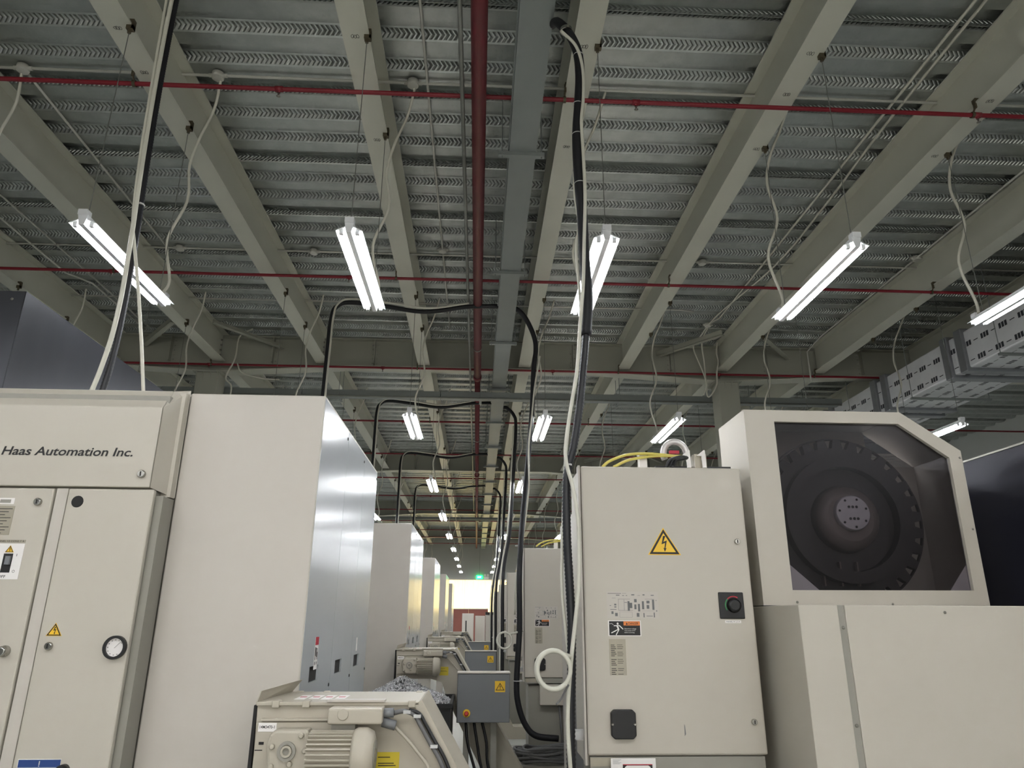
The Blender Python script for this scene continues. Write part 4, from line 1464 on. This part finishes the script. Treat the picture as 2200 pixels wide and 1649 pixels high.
# ------------------------------------------------------------------ chip bin and swarf
r = empty('chip_bin', (-.58, 6.5, 0))
tag(r, 'black steel bin heaped with bright metal chips under the conveyor head', 'bin')
bx = (-.985, -.19, 6.15, 6.9)
mb = MB()
mb.box(bx[0], bx[0] + .012, bx[2], bx[3], .15, 1.0).box(bx[1] - .012, bx[1], bx[2], bx[3], .15, 1.0)
mb.box(bx[0] + .012, bx[1] - .012, bx[2], bx[2] + .012, .15, 1.0).box(bx[0] + .012, bx[1] - .012, bx[3] - .012, bx[3], .15, 1.0)
mb.box(bx[0] + .012, bx[1] - .012, bx[2] + .012, bx[3] - .012, .15, .17)
mb.build('bin_body', 'binblack', r)
rm = MB()
for a in ((bx[0] - .012, bx[1] + .012, bx[2] - .012, bx[2]), (bx[0] - .012, bx[1] + .012, bx[3], bx[3] + .012), (bx[0] - .012, bx[0], bx[2], bx[3]), (bx[1], bx[1] + .012, bx[2], bx[3])):
    rm.box(a[0], a[1], a[2], a[3], .97, 1.004)
rm.build('bin_rim', 'binblack', r)
for xx in (bx[0] + .1, bx[1] - .1):
    for yy_ in (bx[2] + .1, bx[3] - .1):
        MB().lathe((xx - .02, yy_, .07), 'x', [(.07, 0), (.07, .04)], 16).box(xx - .035, xx + .035, yy_ - .03, yy_ + .03, .1, .15).build('castor', 'black', r)


def heap(x, y):
    d_ = math.hypot((x + .64) / .46, (y - 6.84) / .6)
    return .93 + .21 * max(0, 1 - d_ ** 1.15) + .02 * math.sin(x * 17) * math.cos(y * 13)


N = 34
vs, fs = [], []
for i in range(N + 1):
    for j in range(N + 1):
        x = bx[0] + .013 + (bx[1] - bx[0] - .026) * i / N
        y = bx[2] + .013 + (bx[3] - bx[2] - .026) * j / N
        vs.append((x, y, heap(x, y) + random.uniform(-.006, .006)))
for i in range(N):
    for j in range(N):
        fs.append((i * (N + 1) + j, (i + 1) * (N + 1) + j, (i + 1) * (N + 1) + j + 1, i * (N + 1) + j + 1))
hp = MB()
hp._add(vs, fs)
h0 = hp.build('metal_chips', 'chipdark')
ch = MB()
for k in range(9000):
    x = random.uniform(bx[0] + .02, bx[1] - .02)
    y = random.uniform(bx[2] + .02, bx[3] - .02)
    z = heap(x, y) + random.uniform(-.002, .01)
    s = random.uniform(.006, .014)
    a = Vector((random.gauss(0, 1), random.gauss(0, 1), random.gauss(0, 1))).normalized()
    b = a.orthogonal().normalized()
    b.rotate(Matrix.Rotation(random.uniform(0, 6.3), 3, a))
    c = Vector((x, y, z))
    ch._add([c - a * s - b * s * .35, c + a * s - b * s * .35, c + a * s * .8 + b * s * .4 + a.cross(b) * s * .5, c - a * s + b * s * .35], [(0, 1, 2), (0, 2, 3)])
ch.build('chip_flakes', 'chip', h0)['kind'] = 'stuff'
tag(h0, 'heap of bright curled metal chips filling the black bin', 'metal chips', kind='stuff')

# ------------------------------------------------------------------ dark sheet enclosures
r = empty('sheet_metal_enclosure', (-3.4, 5, 0))
tag(r, 'tall dark grey sheet-metal enclosure rising behind the lettered cabinet', 'enclosure')
X1, Y0, Z1 = -2.62, 3.8, 3.424
MB().box(-4.05, X1 - .004, Y0 + .004, 6.7, 0, Z1 - .003).build('enclosure_core', 'gap', r)
MB().box(-4.06, X1 - .006, Y0, Y0 + .004, .05, Z1).build('front_sheet', 'darksheet', r)
MB().box(X1 - .004, X1, Y0, 6.71, .05, Z1).build('side_sheet', 'darksheet', r)
MB().box(-4.06, X1 - .004, Y0 + .004, 6.71, Z1 - .003, Z1).build('top_sheet', 'darksheet', r)
t_ = MB()
for zz in (Z1 - .05, 3.0, 2.5):
    screw(t_, X1 - .07, Y0, zz, 'y', .009)
t_.build('sheet_screws', 'zinc', r)
r = empty('sheet_metal_enclosure', (3.5, 4.5, 0))
tag(r, 'dark navy sheet-metal enclosure standing behind the drum window housing', 'enclosure')
MB().box(2.754, 4.4, 2.75, 7.4, 0, 2.497).build('enclosure_core', 'navy', r)
MB().box(2.75, 2.754, 2.75, 5.0, .02, 2.5).build('side_sheet', 'navy', r)
MB().box(2.75, 2.754, 5.004, 7.4, .02, 2.5).build('side_sheet', 'navy', r)
MB().box(2.745, 2.76, 2.75, 7.4, 2.5, 2.51).build('top_edge', 'zinc', r)


# ------------------------------------------------------------------ hoses and drop cables
def cable(name, label, pts, rad, m, cat='cable', group=None, ribbed=False, ties=(), n=8):
    r = empty(name, pts[0])
    tag(r, label, cat, group)
    if ribbed:
        hose_mesh(pts, rad).build('hose_run', m, r)
    else:
        MB().tube(smooth(pts, n), rad, 10).build('cable_run', m, r)
    for t in ties:
        MB().ring(Vector(t) - Vector((0, 0, .004)), 'z', rad * .9, rad * 1.6, .008, 12).build('cable_tie', 'tie', r)
    return r


YH = 3.38
hp_ = [at(x, y, YH) for x, y in ((1250, 480), (1256, 560), (1262, 640), (1259, 720), (1253, 792), (1247, 855), (1239, 918), (1231, 965), (1222, 1000), (1217, 1044), (1218, 1150), (1224, 1261), (1228, 1335), (1228, 1390), (1228, 1446), (1226, 1540), (1227, 1630), (1230, 1740))]
sl_ = [(.42, YH + .25, DB + .06), at(1198, 48, YH + .1), at(1222, 72, YH), at(1240, 110, YH), at(1246, 160, YH), at(1244, 220, YH), at(1240, 290, YH), at(1243, 370, YH), at(1250, 450, YH), at(1256, 540, YH)]
r = cable('drop_hose', 'black sleeved and ribbed hose dropping from the duct to the near grey cabinet', hp_[2:], .0215, 'hose', 'hose', ribbed=True)
MB().tube(smooth(sl_[:-1] + hp_[1:4], 8), .029, 12).build('hose_sleeve', 'sleeve', r)
p = at(1220, 68, YH)
MB().ring(p - Vector((.012, .012, .012)), 'z', .029, .036, .02, 16).build('sleeve_clip', 'chrome', r)
for px, py in ((1243, 120), (1241, 225), (1240, 290), (1246, 395)):
    p = at(px, py, YH)
    MB().ring(p, 'z', .0292, .032, .004, 16).build('cable_tie', 'tie', r)
wp = [(1205, 66), (1238, 100), (1252, 150), (1253, 210), (1249, 260), (1253, 330), (1257, 420), (1255, 520), (1253, 610), (1246, 700), (1240, 792), (1230, 855), (1220, 918), (1215, 965), (1218, 1000), (1230, 1044), (1241, 1110), (1244, 1180), (1243, 1260), (1236, 1335), (1229, 1400), (1222, 1480), (1220, 1560), (1226, 1660), (1230, 1720)]
cable('drop_cable', 'white cable strapped to the black hose beside the near grey cabinet', [at(x, y, YH - .035) for x, y in wp], .0095, 'whitecable', ties=[at(1222, 998, YH - .02), at(1224, 1412, YH - .02)])
wp = [(1233, 368), (1235, 420), (1243, 480), (1238, 540), (1246, 640), (1248, 720), (1238, 800), (1226, 880), (1214, 1000), (1209, 1150), (1207, 1260), (1214, 1340), (1222, 1410)]
cable('drop_cable', 'thinner white cable joining the near black hose half way down', [at(x, y, YH + .03) for x, y in wp], .0075, 'whitecable')
p = at(1188, 1437, YH - .06)
cp = [(p.x + .078 * math.cos(t) * (1 - .05 * (t / 6)), YH - .06 - .004 * t, p.z + .078 * math.sin(t)) for t in [.9 + q * .33 for q in range(34)]]
cable('coiled_cable', 'fat white cable coiled in a loop on the near black hose', [at(1226, 1410, YH - .05)] + cp, .0098, 'whitecable', n=3)
# copy the coil for the next machine
a = [(.49, 3.4 + P, cp[0][2] + .03)] + [(x - .05, y + P, z) for x, y, z in cp]
cable('coiled_cable', 'small coil of white cable on the black hose by the second grey cabinet', a, .0098, 'whitecable', n=3)
cable('network_cable', 'thin grey cable with a plug dangling below the near cable coil', [at(1222, 1470, YH - .07), at(1212, 1488, YH - .07), at(1206, 1500, YH - .07), at(1195, 1513, YH - .07)], .004, 'greycable')

# second and later drops on the drum side
Y2 = 8.1
sp2 = [(.42, Y2, DB + .06), at(1120, 672, Y2), at(1133, 690, Y2), at(1147, 722, Y2), at(1151, 750, Y2), at(1146, 800, Y2), at(1143, 880, Y2), at(1133, 1000, Y2), at(1122, 1120, Y2 - .2), at(1116, 1230, Y2 - .4), at(1116, 1350, Y2 - .4), at(1110, 1460, Y2 - .4), at(1113, 1510, Y2 - .4), at(1128, 1555, Y2 - .4), at(1152, 1580, Y2 - .4), at(1200, 1586, Y2 - .4)]
cable('drop_hose', 'black sleeved hose dropping from the duct to the second grey cabinet', sp2, .03, 'sleeve', 'hose', ties=[at(1116, 1172, Y2), at(1113, 1462, Y2 - .4)])
a = [at(x, y, Y2 - .05) for x, y in ((1160, 765), (1149, 830), (1142, 900), (1136, 960), (1136, 1040), (1128, 1120), (1121, 1170), (1110, 1230), (1106, 1320))]
cable('drop_cable', 'white cable running down beside the second black hose', a, .011, 'whitecable')
for k, (Yk, off) in enumerate(((12.5, 0), (16.8, 1), (21.1, 2))):
    s_ = [(.42, Yk, DB + .06), (.5, Yk, DB + .05), (.62, Yk, DB - .08), (.66, Yk, DB - .3), (.62, Yk, DB - 1.2), (.56, Yk, DB - 2.2), (.45, Yk, 2.36), (.44, Yk - .2, 1.2), (.44, Yk - .2, .4)]
    cable('drop_hose', 'black hose dropping from the duct to the %s cabinet in the drum row' % ['third', 'fourth', 'fifth'][k], s_, .03, 'sleeve', 'hose')
    s_ = [(v[0] - .045, v[1] - .05, v[2]) for v in s_[3:]]
    cable('drop_cable', 'white cable beside the hose of the %s cabinet in the drum row' % ['third', 'fourth', 'fifth'][k], s_, .012, 'whitecable')
# conduits that cross from the duct to the lettered-cabinet row
for k, Yk in enumerate((8.0, 12.15, 16.33, 20.5)):
    zz = DB + .04
    s_ = [(.2, Yk, zz), (-.2, Yk, zz - .02), (-.7, Yk, zz - .1), (-1.2, Yk, zz - .04), (-1.62, Yk, zz), (-1.78, Yk, zz - .05), (-1.84, Yk, zz - .22), (-1.85, Yk, zz - .8), (-1.86, Yk, 2.57)]
    nm = ['second', 'third', 'fourth', 'fifth'][k]
    cable('drop_hose', 'black sleeved cable bridging from the duct to the %s machine in the lettered row' % nm, s_, .027, 'sleeve', 'hose')
    s_ = [(v[0] + .035, v[1] - .045, v[2] + .03) for v in s_[1:]]
    cable('drop_cable', 'white cable along the black one feeding the %s machine in the lettered row' % nm, s_, .012, 'whitecable')
# drop onto the lettered cabinet
YL = 3.35
a = [(205, 842), (222, 790), (240, 720), (256, 640), (270, 560), (280, 500), (290, 430), (305, 330), (325, 210), (347, 90), (365, 0), (385, -90)]
cable('drop_hose', 'black ribbed hose dropping onto the lettered cabinet', [at(x + 14, y, YL) for x, y in a], .0165, 'hose', 'hose', ribbed=True, ties=[at(300, 440, YL)])
cable('drop_cable', 'fat white cable beside the ribbed hose over the lettered cabinet', [at(x + (4 if y < 700 else -8 + (830 - y) * .08), y, YL - .04) for x, y in a], .0115, 'whitecable')
cable('drop_cable', 'white cable hanging straight down onto the lettered cabinet', [at(x, y, YL - .02) for x, y in ((308, 842), (304, 740), (297, 620), (288, 520), (286, 470), (298, 360), (320, 220), (358, 0), (375, -90))], .0085, 'whitecable')

# ------------------------------------------------------------------ clutter beside the second machine
r = empty('cable_coil', (.75, 7.5, 0))
tag(r, 'flat coil of grey cable lying on a ledge beside the second grey cabinet', 'cable')
zc = at(1160, 1622, 7.4).z
t_ = MB()
pts = []
for q in range(150):
    t = q * .42
    rr = .24 + .05 * math.sin(q * .7)
    pts.append((.7 + rr * math.cos(t) * 1.1, 7.5 + rr * .55 * math.sin(t), zc - .06 + .0008 * q + .012 * math.sin(q * 1.3)))
MB().tube(smooth(pts, 3), .013, 8).build('cable_run', 'greycable', r)
MB().box(.36, 1.05, 7.3, 7.72, zc - .1, zc - .075).build('ledge_tray', 'edge', r)
MB().box(.4, .45, 7.4, 7.45, 0, zc - .1).build('leg', 'edge', r)
MB().box(.95, 1.0, 7.4, 7.45, 0, zc - .1).build('leg', 'edge', r)
p = at(1100, 1585, 8.6)
r = MB().lathe((p.x, 8.6, 0), 'z', [(.12, .3), (.125, .31), (.14, p.z + .1), (.146, p.z + .1), (.146, p.z + .12), (.125, p.z + .12)], 20)
r = r.build('orange_bucket', 'orangebin')
tag(r, 'orange-brown plastic bucket behind the grey control box', 'bucket')
r.location.z = 0
st = MB().box(p.x - .2, p.x + .2, 8.4, 8.8, .25, .3)
for sx in (-.18, .15):
    for sy_ in (8.41, 8.76):
        st.box(p.x + sx, p.x + sx + .03, sy_, sy_ + .03, 0, .25)
s_ = st.build('bucket_stand', 'edge')
tag(s_, 'low grey steel stand under the orange bucket', 'stand')

# ------------------------------------------------------------------ far end of the aisle
r = empty('brown_partition', (-.5, 36.5, 0))
tag(r, 'brown panelled partition standing below the end window', 'partition')
for q in range(3):
    MB().box(-2.3 + q * .96, -1.345 + q * .96, 36.5, 36.6, 0, 2.08).build('partition_panel', 'brown', r)
MB().box(-2.32, .6, 36.48, 36.62, 2.08, 2.12).build('top_rail', 'frame', r)


def far_cabinet(px0, px1, pt, Y, label, kind):
    a, b = at(px0, pt, Y), at(px1, pt, Y)
    r = empty('white_cabinet', ((a.x + b.x) / 2, Y, 0))
    tag(r, label, 'cabinet')
    MB().box(a.x, b.x, Y + .03, Y + .6, 0, a.z).build('cabinet_body', 'light', r, .01)
    d_ = MB().box(a.x + .01, b.x - .01, Y, Y + .028, .1, a.z - .02).build('cabinet_door', 'light', r, .006)
    w_ = b.x - a.x
    if kind == 1:
        MB().box(a.x + .3 * w_, a.x + .4 * w_, Y - .004, Y, a.z - .65, a.z - .25).build('door_slot', 'gap', d_)
        MB().ring((a.x + .78 * w_, Y - .02, a.z - 1.1), 'y', .035, .05, .02, 20).build('pressure_gauge', 'black', d_)
    elif kind == 2:
        for zz in (-1.1, -1.25):
            MB().lathe((a.x + .2 * w_, Y, a.z + zz), 'y', [(.05, -.03), (.05, 0)], 16).build('door_knob', 'black', d_)
        MB().box(a.x + .55 * w_, a.x + .85 * w_, Y - .004, Y, a.z - 1.3, a.z - 1.2).build('door_slot', 'gap', d_)
    elif kind == 3:
        MB().box(a.x, b.x, Y - .01, Y + .6, a.z, a.z + .1).build('cabinet_top', 'black', r)
        MB().box(a.x + .5 * w_, a.x + .8 * w_, Y - .004, Y, a.z - .62, a.z - .6).build('door_slot', 'gap', d_)
    else:
        MB().box(a.x + .06 * w_, b.x - .06 * w_, Y - .004, Y, a.z - .1, a.z - .06).build('door_trim', 'edge', d_)


far_cabinet(993, 1018, 1317, 27.0, 'far white cabinet with a dark slot and round gauge', 1)
far_cabinet(1021, 1042, 1322, 28.0, 'far white cabinet with two black knobs', 2)
far_cabinet(1043, 1063, 1320, 28.5, 'far white cabinet with a black top', 3)
far_cabinet(964, 972, 1262, 29.5, 'tall narrow white cabinet standing against the bright window', 4)

r = empty('exit_sign', at(1030, 1243, 39.9))
tag(r, 'green lit exit sign above the curtained window', 'exit sign')
a, b = at(1023.5, 1243.5, 39.9), at(1036.5, 1235.5, 39.9)
MB().box(a.x, b.x, 39.9, 39.96, a.z, b.z).build('sign_face', 'exit', r)
t_ = MB()
text(t_, 'EXIT', a.x + .06, b.x - .06, a.z + .06, (b.z - a.z) * .45, 39.898)
t_.build('sign_lettering', 'exitwhite', r)
MB().cyl(((a.x + b.x) / 2, 39.93, b.z), ((a.x + b.x) / 2, 39.93, DZ), .008, 6).build('sign_hanger', 'steelpipe', r)
r = empty('emergency_light', at(1045, 1243, 39.9))
tag(r, 'small white twin-head emergency light beside the exit sign', 'lamp')
a, b = at(1040, 1244, 39.9), at(1050, 1238, 39.9)
MB().box(a.x, b.x, 39.9, 39.99, a.z, b.z).build('light_body', 'paper', r)
for xx in (a.x + .05, b.x - .05):
    MB().lathe((xx, 39.86, b.z + .07), 'y', [(.06, 0), (.05, .08)], 12).build('light_head', 'paper', r)
